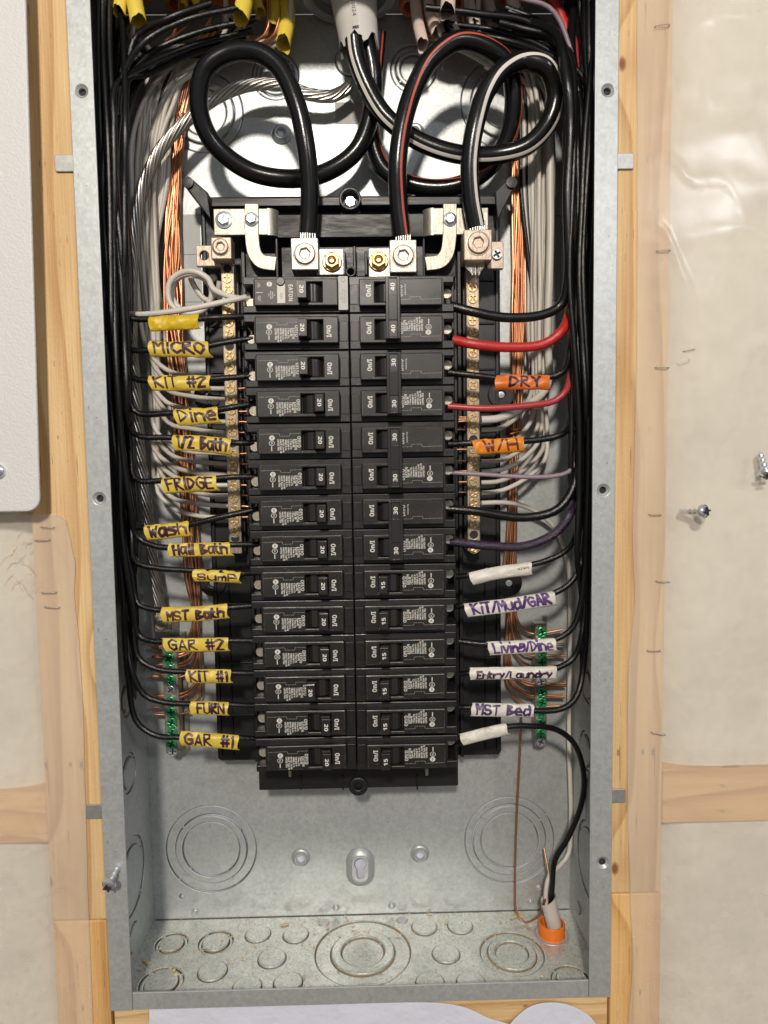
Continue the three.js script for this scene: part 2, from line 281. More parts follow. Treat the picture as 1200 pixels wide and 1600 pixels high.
{ // front flanges with screw holes
  const fl = (name, x0, x1, y0, y1, hs) => {
    const s = poly([[x0, y0], [x1, y0], [x1, y1], [x0, y1]]), hp = hs.map(([x, y]) => at(x, y, 0));
    for (const h of hp) s.holes.push(circ(h.x, h.y, 0.165));
    const f = obj(name, extr(s, -SH, 0, 0.018, 20, 2), M.zinc, boxT);
    hp.forEach((h, i) => {
      const open = hs[i][2] !== 0;
      obj('screw_hole', lathe([[0.168, 0.0], [0.15, -0.015], [0.115, -0.05], [0.10, -0.06], [0.10, -0.16]], V(h.x, h.y, 0), 'z', 24), M.zinc, f);
      obj('hole_bottom', lathe([[0.0, open ? -0.155 : -0.07], [0.101, open ? -0.155 : -0.07]], V(h.x, h.y, 0), 'z', 20), open ? M.slot : M.steelDark, f);
    });
  };
  fl('left_flange', -HW, -HW + FW, 0, TOP + SH, [[127, 142], [155, 779]]);
  fl('right_flange', HW - FW, HW, 0, TOP + SH, [[950, 141], [943, 766], [942, 1348, 0]]);
  obj('bottom_flange', extr(poly([[-HW + FW + 0.012, 0.012], [HW - FW - 0.012, 0.0], [HW - FW - 0.012, 0.53], [-HW + FW + 0.012, 0.53]]), -SH, -0.004, 0.02, 8, 2), M.zinc, boxT);
  obj('top_flange', extr(poly([[-HW + FW + 0.012, TOP - 0.5], [HW - FW - 0.012, TOP - 0.5], [HW - FW - 0.012, TOP + SH], [-HW + FW + 0.012, TOP + SH]]), -SH, -0.004, 0.02, 8, 2), M.zinc, boxT);
  const tab = (x0, y0, x1, y1, z) => { const a = at(x0, y1, z), b = at(x1, y0, z); obj('mounting_tab', extr(rrect(a.x, a.y, b.x, b.y, 0.06), z - 0.06, z, 0.015, 6, 2), M.tabzinc, boxT); };
  tab(86, 241, 122, 268, -0.07); tab(957, 239, 991, 264, -0.07); tab(134, 1257, 166, 1280, -0.07); tab(948, 1233, 978, 1255, -0.07);
}

// ------------------------------------------------------------ studs, blocking, insulation, plastic
const wood = (name, x0, x1, y0, y1, z1, mat, label) => { const g = box(x0, x1, y0, y1, z1 - 3.5, z1, 0.05); const p = g.attributes.position, uv = g.attributes.uv; for (let i = 0; i < p.count; i++) uv.setXY(i, p.getX(i) + p.getZ(i), p.getY(i)); return tag(obj(name, g, mat, null), label, name === 'wood_stud' ? 'stud' : 'wood block'); };
const SZ = -0.14;
wood('wood_stud', -8.72, -7.16, 2.62, 34, SZ, M.wood, 'upright pine stud along the left side of the box');
wood('wood_stud', -8.70, -7.18, -6, 2.60, SZ - 0.01, M.woodWarm, 'short lower pine stud below the crack at left of the box');
wood('wood_stud', 7.16, 8.60, 3.0, 34, SZ, M.wood, 'upright pine stud along the right side of the box');
wood('wood_stud', 7.17, 8.62, -6, 2.98, SZ - 0.012, M.woodWarm, 'short lower pine stud below the crack at right of the box');
{
  const turnUV = (m) => { const u = m.geometry.attributes.uv; for (let i = 0; i < u.count; i++) u.setXY(i, u.getY(i) * 1.3 + 0.7, u.getX(i) * 1.6); };
  const a = at(80, 1240, SZ), b = at(0, 1322, SZ); turnUV(wood('wood_block', -24, -8.74, b.y, a.y, SZ - 0.1, M.woodWarm, 'horizontal pine block under plastic at lower left'));
  const c = at(1037, 1205, SZ), d = at(1200, 1286, SZ); turnUV(wood('wood_block', 8.64, 24, d.y, c.y, SZ - 0.1, M.woodWarm, 'horizontal pine block under plastic at lower right'));
  turnUV(wood('wood_block', -7.14, 7.14, -6, -0.12, SZ - 0.12, M.wood, 'horizontal pine block below the box behind the pale sheets'));
}
function battMesh(x0, x1, y0, y1, soft, label, z0 = -0.45) {
  const nx = 60, ny = 60, g = new THREE.PlaneGeometry(x1 - x0, y1 - y0, nx, ny).translate((x0 + x1) / 2, (y0 + y1) / 2, 0), p = g.attributes.position, uv = g.attributes.uv;
  for (let i = 0; i < p.count; i++) {
    const x = p.getX(i), y = p.getY(i), e = soft === 'L' ? x - x0 : x1 - x, ed = Math.exp(-e / 0.5) + 0.05 * Math.exp(-(y1 - y) / 0.8) + 0.05 * Math.exp(-(y - y0) / 0.8);
    p.setZ(i, z0 + 0.30 * (fbm(x / 24 + 0.5, y / 24 + 0.5, 8, 141, 4) - 0.5) - 0.6 * ed); uv.setXY(i, x, y);
  }
  g.computeVertexNormals();
  const side = box(x0, x1, y0, y1, -3.4, -1.6, 0); return tag(obj('insulation_batt', [g, side], M.batt), label, 'insulation');
}
battMesh(8.62, 24, 5.8, 34, 'L', 'tall cream insulation batt at right of the right stud', -0.42);
battMesh(8.64, 24, -6, 5.6, 'L', 'cream insulation batt below the block at lower right');
battMesh(-24, -8.74, 5.2, 34, 'R', 'cream insulation batt at left, half behind the white cover');
battMesh(-24, -8.74, -6, 4.9, 'R', 'cream insulation batt below the block at lower left');
function film(name, label, edge, far, dir, y0, y1, z, s) {   // a sheet from a wavy edge outwards, slack and wrinkled
  const nx = 130, ny = 230, P = [], U = [], I = [];
  for (let j = 0; j <= ny; j++) for (let i = 0; i <= nx; i++) {
    const y = y0 + (y1 - y0) * j / ny, e = edge(y), t = i / nx, x = e + (far - e) * t * t * 0.4 + (far - e) * t * 0.6, d = Math.abs(x - dir * 7.9);
    const slack = Math.min(1, Math.max(0, (Math.abs(x) - 8.7) / 1.5));
    const w = fbm(x / 30 + 0.5, y / 30 + 0.5, 10, s, 3) - 0.5, st = fbm(x / 30 + 0.5 + 0.05 * w, y / 9 + 0.5, 12, s + 5, 3) - 0.5, fold = Math.pow(Math.max(0, 1 - Math.abs(vnoise(x * 0.5 + y * 0.22 + 40, y * 0.35 + 40, 400, s + 9) - 0.5) * 9), 2);
    const cr = Math.max(0, 1 - Math.abs(vnoise(x * 0.9 + y * 0.5 + 60, y * 0.7 - x * 0.35 + 90, 900, s + 13) - 0.5) * 12), near = Math.exp(-Math.pow((Math.abs(x) - 8.9) / 1.1, 2)) * (0.35 + 0.65 * Math.max(0, Math.min(1, fbm(x / 40 + 0.5, y / 40 + 0.5, 6, s + 21, 2) * 3 - 1)));
    P.push(x, y, z + slack * (0.10 * w + 0.018 * st + 0.018 * fold) + 0.02 * st + 0.014 * fold + near * 0.05 * cr); U.push(x, y);
    if (i < nx && j < ny) { const k = j * (nx + 1) + i; I.push(k, k + 1, k + nx + 1, k + 1, k + nx + 2, k + nx + 1); }
  }
  const g = new THREE.BufferGeometry(); g.setAttribute('position', new THREE.Float32BufferAttribute(P, 3)); g.setAttribute('uv', new THREE.Float32BufferAttribute(U, 2)); g.setIndex(I); g.computeVertexNormals();
  const hem = []; for (let j = 0; j <= ny; j += 2) { const q = j * (nx + 1) * 3; hem.push(V(P[q], P[q + 1], P[q + 2] + 0.004)); }
  return tag(obj(name, [g, sweep(hem, 0.012, { m: 5, n: 240 })], M.film), label, 'plastic sheet');
}
{
  const interp = (list) => { const q = list.map(([x, y]) => at(x, y, SZ)); return (y) => { for (let i = 0; i + 1 < q.length; i++) if (y <= q[i].y && y >= q[i + 1].y) { const t = (q[i].y - y) / (q[i].y - q[i + 1].y), s = t * t * (3 - 2 * t); return q[i].x + (q[i + 1].x - q[i].x) * s; } return y > q[0].y ? q[0].x : q[q.length - 1].x; }; };
  film('plastic_sheet', 'clear plastic vapour sheet stapled over right stud and insulation', interp([[995, -40], [995, 400], [994, 560], [991, 700], [988, 840], [991, 930], [981, 1060], [980, 1130], [980, 1250], [984, 1400], [988, 1500], [980, 1620]]), 22, 1, -5, 33, SZ + 0.05, 151);
  const tl = at(100, 803, SZ);
  film('plastic_sheet', 'clear plastic vapour sheet stapled over left stud below the white cover', interp([[90, 803], [104, 812], [112, 850], [118, 880], [117, 930], [124, 1000], [130, 1100], [134, 1250], [138, 1400], [146, 1600]]), -22, -1, -5, tl.y, SZ + 0.05, 171);
}
// what lies behind the openings of the back wall, and the floor whose light the lower metal mirrors
tag(obj('paper_sheet', box(-7, 7, 0.3, TOP, -D - 0.30, -D - 0.22, 0), M.sheet), 'pale sheet seen through the keyhole behind the box', 'paper sheet');
tag(obj('floor', box(-90, 90, -46, -43, -20, 150, 0), std({ color: rgb(0.20, 0.15, 0.11), roughness: 0.85 })), 'brown floor below the frame', null, null, 'structure');
// the pale sheet hanging below the box
{
  const q = (x, y, z) => at(x, y, z), sheet = (pts, z, label) => { const s = new THREE.Shape(); s.setFromPoints(new THREE.CatmullRomCurve3(pts.map(([x, y]) => q(x, y, z))).getPoints(60).map((p) => new THREE.Vector2(p.x, p.y))); const a = q(pts[pts.length - 1][0], 1720, z), b = q(pts[0][0], 1720, z); s.lineTo(a.x, a.y); s.lineTo(b.x, b.y); tag(obj('paper_sheet', extr(s, z - 0.04, z, 0.012, 6, 2), M.sheet), label, 'paper sheet'); };
  sheet([[233, 1562], [400, 1566], [560, 1568], [690, 1568], [730, 1576], [765, 1592], [800, 1604], [840, 1640]], -0.16, 'wide bluish white sheet under the bottom edge of the box');
  sheet([[786, 1620], [803, 1594], [830, 1573], [862, 1567], [895, 1573], [925, 1592], [940, 1620]], -0.10, 'small rounded bluish white sheet under the right corner of the box');
}
// staples
const staples = [[1036, 39, -4, 22], [1038, 391, -2, 20], [1036, 574, 2, 20], [1078, 547, -10, 16], [1025, 804, 2, 18], [1037, 909, 6, 20], [1023, 1017, 1, 20], [1030, 1147, 12, 22], [73, 824, 3, 20], [65, 844, -1, 22], [75, 926, 0, 22], [80, 949, 4, 22]];
const stWords = ['topmost right staple', 'staple under the glints', 'staple below the horizontal crease', 'staple out on the insulation', 'staple level with the left screw', 'right staple above the sheet notch', 'right staple beside the wood grain arch', 'lowest right staple', 'topmost staple under the white cover corner', 'second staple under the white cover corner', 'third staple down on the left stud', 'fourth staple down on the left stud'];
staples.forEach(([x, y, a, w], i) => {
  const z = SZ + 0.115, c = at(x, y, z), e = at(x + 10, y, z).distanceTo(c) / 10 * w / 2, d = V(Math.cos(-a * Math.PI / 180) * e, Math.sin(-a * Math.PI / 180) * e, 0);
  const p = [c.clone().sub(d).add(V(0, 0, -0.16)), c.clone().sub(d).add(V(0, 0, -0.02)), c.clone().sub(d.clone().multiplyScalar(0.9)), c.clone().add(d.clone().multiplyScalar(0.9)), c.clone().add(d).add(V(0, 0, -0.02)), c.clone().add(d).add(V(0, 0, -0.16))];
  tag(obj('staple', sweep(p, 0.015, { m: 6, n: 30 }), M.staple), `small wire staple in the plastic, ${stWords[i]}`, 'staple');
});
// wood shavings caught behind the left sheet
[[22, 862, 1.0], [35, 880, -0.6], [15, 905, 0.9], [27, 912, -0.9], [40, 850, 0.3], [12, 872, 0.7], [48, 900, 0.2], [30, 838, 0.9]].forEach(([x, y, a], i) => {
  const c = at(x, y, -0.14), l = rr(0.12, 0.3); const p = [-1, -0.3, 0.4, 1].map((t) => c.clone().add(V(Math.cos(a) * l * t, Math.sin(a) * l * t, 0.04 * Math.sin(t * 3)))); p[1].y += 0.05;
  tag(obj('wood_shaving', sweep(p, 0.03, { m: 5, n: 10, flat: 0.35 }), M.shaving), 'thin curl of wood shaving behind the plastic at left', 'wood shaving', 'wood shavings behind the left plastic sheet');
});

// ------------------------------------------------------------ white cover leaning at the left
{
  const z = 0.62, br = at(62.5, 799, z), tr = at(46, -60, z);
  const s = new THREE.Shape(), r = 0.36, x1 = br.x, x1t = br.x + (tr.x - br.x) * 1; s.moveTo(-22, br.y); s.lineTo(x1 - r, br.y); s.absarc(x1 - r, br.y + r, r, -Math.PI / 2, 0); s.lineTo(x1t, 34); s.lineTo(-22, 34);
  const cv = thing('panel_cover', 'white painted steel panel cover hanging at the left edge', 'panel cover', V(x1 - 6, br.y, z));
  obj('cover_plate', extr(s, z - 0.10, z, 0.045, 16, 3), M.paint, cv);
}
// ------------------------------------------------------------ screws
const crossShape = (r, w, l) => { const s = disc(0, 0, r); s.holes.push(new THREE.Path([[w, l], [w, w], [l, w], [l, -w], [w, -w], [w, -l], [-w, -l], [-w, -w], [-l, -w], [-l, w], [-w, w], [-w, l]].map((p) => new THREE.Vector2(...p)))); return s; };
const slotShape = (r, w, l) => { const s = disc(0, 0, r); s.holes.push(new THREE.Path([[l, w], [l, -w], [-l, -w], [-l, w]].map((p) => new THREE.Vector2(...p)))); return s; };
const bare = (g, mat, name) => { const q = merge(g); q.scale(IN, IN, IN); const m = new THREE.Mesh(q, mat); m.name = name; m.castShadow = m.receiveShadow = true; return m; };
function headScrew(name, mat, dark, r, h = 0.06) {      // a screw head with a driver recess; the recess floor is its sub-part
  const m = bare(extr(crossShape(r, r * 0.15, r * 0.70), 0, h, 0.012, 14, 2), mat, name); m.add(bare(lathe([[0, 0.012], [r * 0.8, 0.012]], V(0, 0, 0), 'z', 14), dark, 'recess')); return m;
}
const P_brass = headScrew('terminal_screw', M.brass, M.brassDark, 0.138, 0.07), P_steel = headScrew('terminal_screw', M.steel, M.steelDark, 0.15, 0.07), P_green = headScrew('terminal_screw', M.green, M.greenDark, 0.165, 0.12);
function hexScrew(p, r, parent, mat, washer, name = 'hex_screw') {
  const s = new THREE.Shape(); for (let i = 0; i < 6; i++) { const a = i * Math.PI / 3 + 0.3; i ? s.lineTo(Math.cos(a) * r, Math.sin(a) * r) : s.moveTo(Math.cos(a) * r, Math.sin(a) * r); }
  s.holes.push(new THREE.Path([[r * 0.62, 0.02], [r * 0.62, -0.02], [-r * 0.62, -0.02], [-r * 0.62, 0.02]].map((q) => new THREE.Vector2(q[0] * 0.8 - q[1] * 0.6, q[0] * 0.6 + q[1] * 0.8))));
  const m = obj(name, [extr(s, p.z + 0.03, p.z + 0.14, 0.025, 8, 2).translate(p.x, p.y, 0), lathe([[washer, 0], [washer, 0.025], [washer * 0.93, 0.035], [0, 0.04]], p, 'z', 28)], mat, parent); return m;
}
function socketScrew(p, r, parent, mat = M.lug) {   // round lug screw with a hex socket
  const s = disc(p.x, p.y, r), h = []; for (let i = 0; i < 6; i++) { const a = -i * Math.PI / 3 + 0.2; h.push(new THREE.Vector2(p.x + Math.cos(a) * r * 0.5, p.y + Math.sin(a) * r * 0.5)); } s.holes.push(new THREE.Path(h));
  return obj('lug_screw', [extr(s, p.z, p.z + 0.09, 0.035, 28, 3), lathe([[0, 0.02], [r * 0.6, 0.02]], p, 'z', 12), lathe([[r * 1.18, 0.0], [r * 1.16, 0.02], [r * 1.04, 0.025], [r, 0.0]], p, 'z', 28)], mat, parent);
}
function coverScrew(c, dir, len, label) {
  const root = thing('cover_screw', label, 'screw', c), q = new THREE.Quaternion().setFromUnitVectors(V(0, 0, 1), dir.clone().normalize());
  const fit = (g) => g.applyQuaternion(q).translate(c.x, c.y, c.z), R = 0.19;
  const dome = new THREE.SphereGeometry(R * 1.35, 24, 10, 0, Math.PI * 2, 0, 0.83).rotateX(Math.PI / 2).translate(0, 0, -R * 0.80);
  obj('screw_head', [fit(dome), fit(lathe([[0, -0.02], [R, -0.02], [R, 0.03], [R * 0.96, 0.06]], V(0, 0, 0), 'z'))], M.steel, root);
  for (const a of [0.2, 0.2 + Math.PI / 2]) obj('recess', fit(box(-R * 0.62, R * 0.62, -0.022, 0.022, 0.11, 0.172, 0.008).rotateZ(a)), M.steelDark, root);
  const th = []; for (let i = 0; i <= len * 14; i++) { const h = -0.02 - i / 14; th.push([i % 2 ? 0.095 : 0.07, h]); } th.push([0.0, -0.06 - len]);
  obj('threaded_shank', fit(lathe(th, V(0, 0, 0), 'z', 16)), M.steel, root);
}
coverScrew(at(171, 1381, 0.42), V(-0.15, -0.45, 1), 0.45, 'round head screw half driven into the lower left flange');
coverScrew(at(1098, 799, 0.22), V(0.55, 0.08, 1), 0.7, 'round head screw lying against the plastic, left of the two');
coverScrew(at(1197, 738, 0.2), V(0.05, -1, 0.55), 0.62, 'screw pointing up at the right edge of the photo');
coverScrew(at(-3, 736, 0.64), V(0, 0, 1), 0.3, 'screw head cut by the left edge on the white cover');

// ------------------------------------------------------------ black base, bus, lugs
const PZ = -3.0, base = thing('breaker_base', 'black plastic base holding the two columns of breakers', 'breaker base', V(0, 5.9, PZ));
{
  const a = at(340, 1192, PZ), b = at(783, 1185, PZ), t = at(330, 310, PZ), t2 = at(782, 308, PZ), L = -4.56, R = 4.56;
  obj('pan', extr(rrect(L, 5.92, R, 23.5, 0.16), -D + 0.06, PZ, 0.04, 8, 2), M.pan, base);
  const rib = (x0, x1, y0, y1, z1, n = 'rib') => obj(n, box(x0, x1, y0, y1, PZ - 0.02, z1, 0.025), M.pan, base);
  for (const s of [-1, 1]) {
    rib(s * 4.5, s * 4.40, 6.1, 23.2, PZ + 0.10); rib(s * 3.2, s * 3.32, 6.0, 22.6, PZ + 0.3); rib(s * 3.0, s * 3.09, 6.0, 22.6, PZ + 0.42);
    rib(s * 4.02, s * 4.07, 6.1, 12.2, PZ + 0.05);
    for (const y of [20.9, 19.6, 18.2, 16.9, 15.4, 13.0, 11.0, 9.1, 7.4]) rib(s * 3.34, s * 4.38, y, y + 0.06, PZ + 0.07);
    const arm = s < 0 ? [[286, 287], [298, 279], [326, 303], [331, 345]] : [[806, 289], [797, 277], [772, 302], [776, 345]];
    const q = arm.map(([x, y]) => at(x, y, -2.5)); obj('arm', [extr(poly(q), -3.2, -2.35, 0.04, 6, 2), lathe([[0.16, 0], [0.16, 0.1], [0, 0.12]], V((q[0].x + q[1].x) / 2 - s * 0.08, (q[0].y + q[1].y) / 2 - 0.12, -2.36), 'z', 20)], M.pan, base);
    for (const [x, y] of s < 0 ? [[324, 620], [333, 911]] : [[783, 617], [795, 911]]) {
      const c = at(x, y, PZ); obj('ear', extr(disc(c.x, c.y, 0.42, 0.12), -D + 0.06, PZ + 0.06, 0.04, 28, 2), M.pan, base); obj('fixing_screw', lathe([[0, 0.06], [0.1, 0.05], [0.125, 0.0]], V(c.x, c.y, PZ - 0.02), 'z', 18), M.steel, base);
    }
  }
  const q = (x, y, z) => at(x, y, z), bar = (n, x0, y0, x1, y1, z0, z1, m = M.pan, r = 0.03) => { const u = q(x0, y1, z1), v = q(x1, y0, z1); return obj(n, box(u.x, v.x, u.y, v.y, z0, z1, r), m, base); };
  bar('crossbar', 330, 306, 778, 323, -3.3, -2.5); bar('centre_housing', 425, 333, 672, 372, -3.0, -2.15, M.black); bar('bus_cover', 440, 384, 663, 434, -2.9, -2.0, M.pan);
  bar('post', 552, 384, 556, 430, -2.0, -1.6); bar('side_wall', 536, 393, 540, 430, -2.0, -1.6); bar('side_wall', 570, 393, 574, 430, -2.0, -1.6);
  { const c = q(548, 425, -1.6); obj('screw_post', extr(disc(c.x, c.y, 0.15, 0.09), -2.0, -1.55, 0.02, 20, 2), M.black, base); }
  bar('side_wall', 431, 372, 434, 434, -2.6, -1.9, M.black); bar('side_wall', 661, 372, 664, 434, -2.6, -1.9, M.black); bar('housing', 384, 395, 432, 434, -3.0, -2.4, M.black); bar('housing', 664, 395, 712, 434, -3.0, -2.4, M.black);
  { const c = q(547, 310, -2.2); obj('boss', extr(disc(c.x, c.y, 0.33, 0.24), -3.2, -2.2, 0.03, 32, 2), M.pan, base); obj('boss', extr(disc(c.x, c.y - 0.3, 0.3), -3.2, -2.6, 0.03, 28, 2), M.pan, base); hexScrew(V(c.x, c.y, -2.55), 0.17, base, M.steel, 0.23, 'fixing_screw'); }
  // bottom tray
  const tl = q(404, 1200, -2.2), tr = q(716, 1228, -2.2); obj('bottom_tray', box(tl.x, tr.x, tr.y, tl.y + 0.6, -3.4, -2.2, 0.03), M.pan, base);
  { const c = q(560, 1225, -2.3); obj('boss', extr(disc(c.x, c.y, 0.30, 0.1), -3.3, -2.1, 0.05, 28, 2), M.pan, base); }
  for (const [x, y] of [[453, 1210], [667, 1208]]) { const c = q(x, y, -2.1); obj('pin', box(c.x - 0.05, c.x + 0.05, c.y - 0.09, c.y + 0.15, -2.25, -2.1, 0.02), M.lug, base); }
  for (const x of [470, 536, 652]) { const c = q(x, 1222, -2.15); obj('rib', box(c.x - 0.02, c.x + 0.02, c.y - 0.25, c.y + 0.2, -2.3, -2.12, 0.01), M.pan, base); }
  obj('centre_rail', box(-2.85, 2.85, 6.3, 21.0, PZ - 0.02, -2.6, 0.03), M.pan, base);
  // neutral cross strap pieces
  for (const s of [-1, 1]) {
    const z = -1.95, m = (x) => s < 0 ? x : 1096 - x, a2 = q(m(333), s < 0 ? 326 : 324, z), b2 = q(m(419), 367, z), x0 = Math.min(a2.x, b2.x), x1 = Math.max(a2.x, b2.x);
    const st = obj('neutral_strap', [box(x0, x1, b2.y, a2.y, z - 0.12, z, 0.025), (() => { // rounded bend going back at the inner end
      const g = new THREE.CylinderGeometry(0.3, 0.3, a2.y - b2.y, 20, 1, true, 0, Math.PI / 2); const cx = s < 0 ? x1 - 0.01 : x0 + 0.01; if (s > 0) g.rotateY(-Math.PI / 2); return g.translate(cx, (a2.y + b2.y) / 2, z - 0.3); })()], M.strap, base);
    const pr = [[393, 318], [393, 345], [394, 375], [398, 396], [408, 408], [431, 412]].map(([x, y]) => q(m(x), y, z + 0.08)), W = 0.20;
    const curve = new THREE.CatmullRomCurve3(pr), out = [], back = [];
    for (let i = 0; i <= 30; i++) { const p = curve.getPointAt(i / 30), t = curve.getTangentAt(i / 30); out.push([p.x - t.y * W, p.y + t.x * W]); back.unshift([p.x + t.y * W, p.y - t.x * W]); }
    const sh = poly([...out, ...back]); obj('bonding_strap', extr(sh, z + 0.0, z + 0.09, 0.02, 6, 2), M.strap, base);
    hexScrew(q(m(393), 343, z + 0.09), 0.15, base, M.steel, 0.2);
    if (s < 0) hexScrew(q(350, 344, z), 0.17, base, M.steel, 0.25);
  }
}
function lugBlock(root, x0, y0, x1, y1, z0, z1, sx, sy, r, mat = M.lug) {
  const a = at(x0, y1, z1), b = at(x1, y0, z1); const lg = obj('lug', box(a.x, b.x, a.y, b.y, z0, z1, 0.035), mat, root); socketScrew(at(sx, sy, z1 - 0.005), r, lg, mat); return lg;
}
{
  const t = thing('main_lug', 'left main lug clamping the plain black service cable', 'lug', at(476, 420, -1.6));
  lugBlock(t, 455, 371, 497, 422, -1.9, -1.25, 476.5, 397, 0.29);
  const a = at(495, 430, -1.6), b = at(537, 388, -1.6); obj('bus_stab', box(a.x, b.x, a.y, b.y, -1.8, -1.6, 0.03), M.lug, t); hexBrass(t, at(519, 410, -1.6));
  const u = thing('main_lug', 'right main lug clamping the red striped service cable', 'lug', at(630, 424, -1.6));
  lugBlock(u, 609, 374, 651, 426, -1.9, -1.25, 630, 400, 0.29);
  const c = at(576, 435, -1.6), d = at(611, 387, -1.6); obj('bus_stab', box(c.x, d.x, c.y, d.y, -1.8, -1.6, 0.03), M.lug, u); hexBrass(u, at(591.5, 409, -1.6));
}
function hexBrass(t, p) {
  const s = new THREE.Shape(), r = 0.23; for (let i = 0; i < 6; i++) { const a = i * Math.PI / 3 + Math.PI / 6; i ? s.lineTo(p.x + Math.cos(a) * r, p.y + Math.sin(a) * r) : s.moveTo(p.x + Math.cos(a) * r, p.y + Math.sin(a) * r); } s.holes.push(circ(p.x, p.y, 0.1));
  const m = obj('brass_nut', [lathe([[0.29, 0], [0.285, 0.03], [0.25, 0.06], [0, 0.065]], p, 'z', 32), extr(s, p.z + 0.05, p.z + 0.24, 0.04, 20, 2)], M.brass, t);
  obj('stud_end', lathe([[0.095, 0.05], [0.095, 0.22], [0.06, 0.25], [0.05, 0.2], [0, 0.2]], p, 'z', 20), M.brass, m);
}
// ------------------------------------------------------------ neutral bars and ground bars
function neutralBar(label, xt, yt, xb, yb, ys, holes, n) {
  const z = -2.2, c = at((xt + xb) / 2, yb, z), t = thing('neutral_bar', label, 'neutral bar', c);
  const X = (at(xt, yt, z).x + at(xb, yb, z).x) / 2, y1 = at(xt, yt, z).y, y0 = at(xb, yb, z).y, s = poly([[X - 0.19, y0], [X + 0.19, y0], [X + 0.19, y1], [X - 0.19, y1]]);
  for (const y of holes) { const p = at((xt + xb) / 2, y, z); s.holes.push(circ(X, p.y, 0.12)); }
  for (const y of ys) s.holes.push(circ(X, at((xt + xb) / 2, y, z).y, 0.152));
  obj('bar', extr(s, z - 0.42, z, 0.02, 16, 2), M.bus, t);
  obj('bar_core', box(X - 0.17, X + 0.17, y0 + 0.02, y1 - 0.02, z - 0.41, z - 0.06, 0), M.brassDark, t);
  obj('bar_foot', box(X - 0.24, X + 0.24, y0, y1, PZ, z - 0.43, 0.02), M.pan, t);
  for (const y of holes) obj('screw_hole', lathe([[0, 0], [0.13, 0]], V(X, at(xt, y, z).y, z - 0.05), 'z', 16), M.slot, t);
  for (const y of ys) copyAt(P_brass, V(X + rr(-0.015, 0.015), at((xt + xb) / 2, y, z).y, z - 0.035), t, rr(0, 1.5));
  return t;
}
const seq = (y0, n, skip = []) => Array.from({ length: n }, (_, i) => y0 + i * 17.2).filter((y) => !skip.some((s) => Math.abs(s - y) < 7));
const leftBar = neutralBar('left neutral bar of brass screws beside the left breakers', 354, 412, 369, 865, seq(435, 25, [541, 693, 842]), [419, 541, 693, 842]);
const rightBar = neutralBar('right neutral bar of brass screws beside the right breakers', 741, 420, 738, 861, [449, 467, 485, 502, 519, 537, 552, 570, 585, 602, 620, 636, 654, 671, 702, 720, 736, 753, 770, 786, 803, 819, 856], [687, 836]);
{
  lugBlock(leftBar, 330, 370, 361, 405, -2.1, -1.55, 345, 386, 0.22, M.bus);
  let a = at(307, 416, -1.95), b = at(340, 383, -1.95); const s = poly([[a.x, a.y], [b.x + 0.1, a.y], [b.x, b.y - 0.3], [b.x, b.y], [a.x, b.y]]), h = at(319, 399, -1.95); s.holes.push(circ(h.x, h.y, 0.13));
  obj('lug_plate', extr(s, -2.12, -1.95, 0.02, 18, 2), M.bus, leftBar);
  lugBlock(rightBar, 725, 358, 769, 407, -2.0, -1.3, 747, 380, 0.30, M.bus);
  a = at(761, 420, -1.75); b = at(787, 377, -1.75); obj('lug_plate', box(a.x, b.x, a.y, b.y, -1.95, -1.75, 0.025), M.bus, rightBar); copyAt(P_steel, at(776, 398, -1.74), rightBar, 0.5);
}
function groundBar(label, x0, x1, y0, y1, ys, silver) {
  const z = -3.2, a = at(x0, y1, z), b = at(x1, y0, z), t = thing('ground_bar', label, 'ground bar', V((a.x + b.x) / 2, a.y, z));
  obj('bar', box(a.x, b.x, a.y, b.y, -3.62, z, 0.03), M.strap, t);
  const e = at(x1 + 7, (y0 + y1) / 2, z); obj('bar_base', box(b.x + 0.01, b.x + 0.14, a.y - 0.1, b.y + 0.15, -3.82, -3.7, 0.02), M.strap, t);
  for (const y of ys) copyAt(P_green, V((a.x + b.x) / 2 + rr(-0.02, 0.02), at(x0, y, z).y, z), t, rr(0, 1.5));
  for (const y of silver) copyAt(P_steel, V((a.x + b.x) / 2, at(x0, y, z).y, z), t, rr(0, 1.5));
  return t;
}
const lgb = groundBar('left ground bar of green screws at the foot of the copper bundle', 259, 276, 1000, 1178, [1012, 1028.5, 1045, 1062, 1095, 1111.5, 1128, 1144.5, 1161], [1078, 1174]);
groundBar('right ground bar of green screws at the foot of the copper bundle', 836, 854, 974, 1166, [987, 1003, 1019, 1034, 1049, 1081, 1097, 1113, 1129, 1145], [1065, 1159]);
lugBlock(lgb, 240, 961, 267, 988, -3.7, -2.9, 252, 975, 0.2, M.strap);

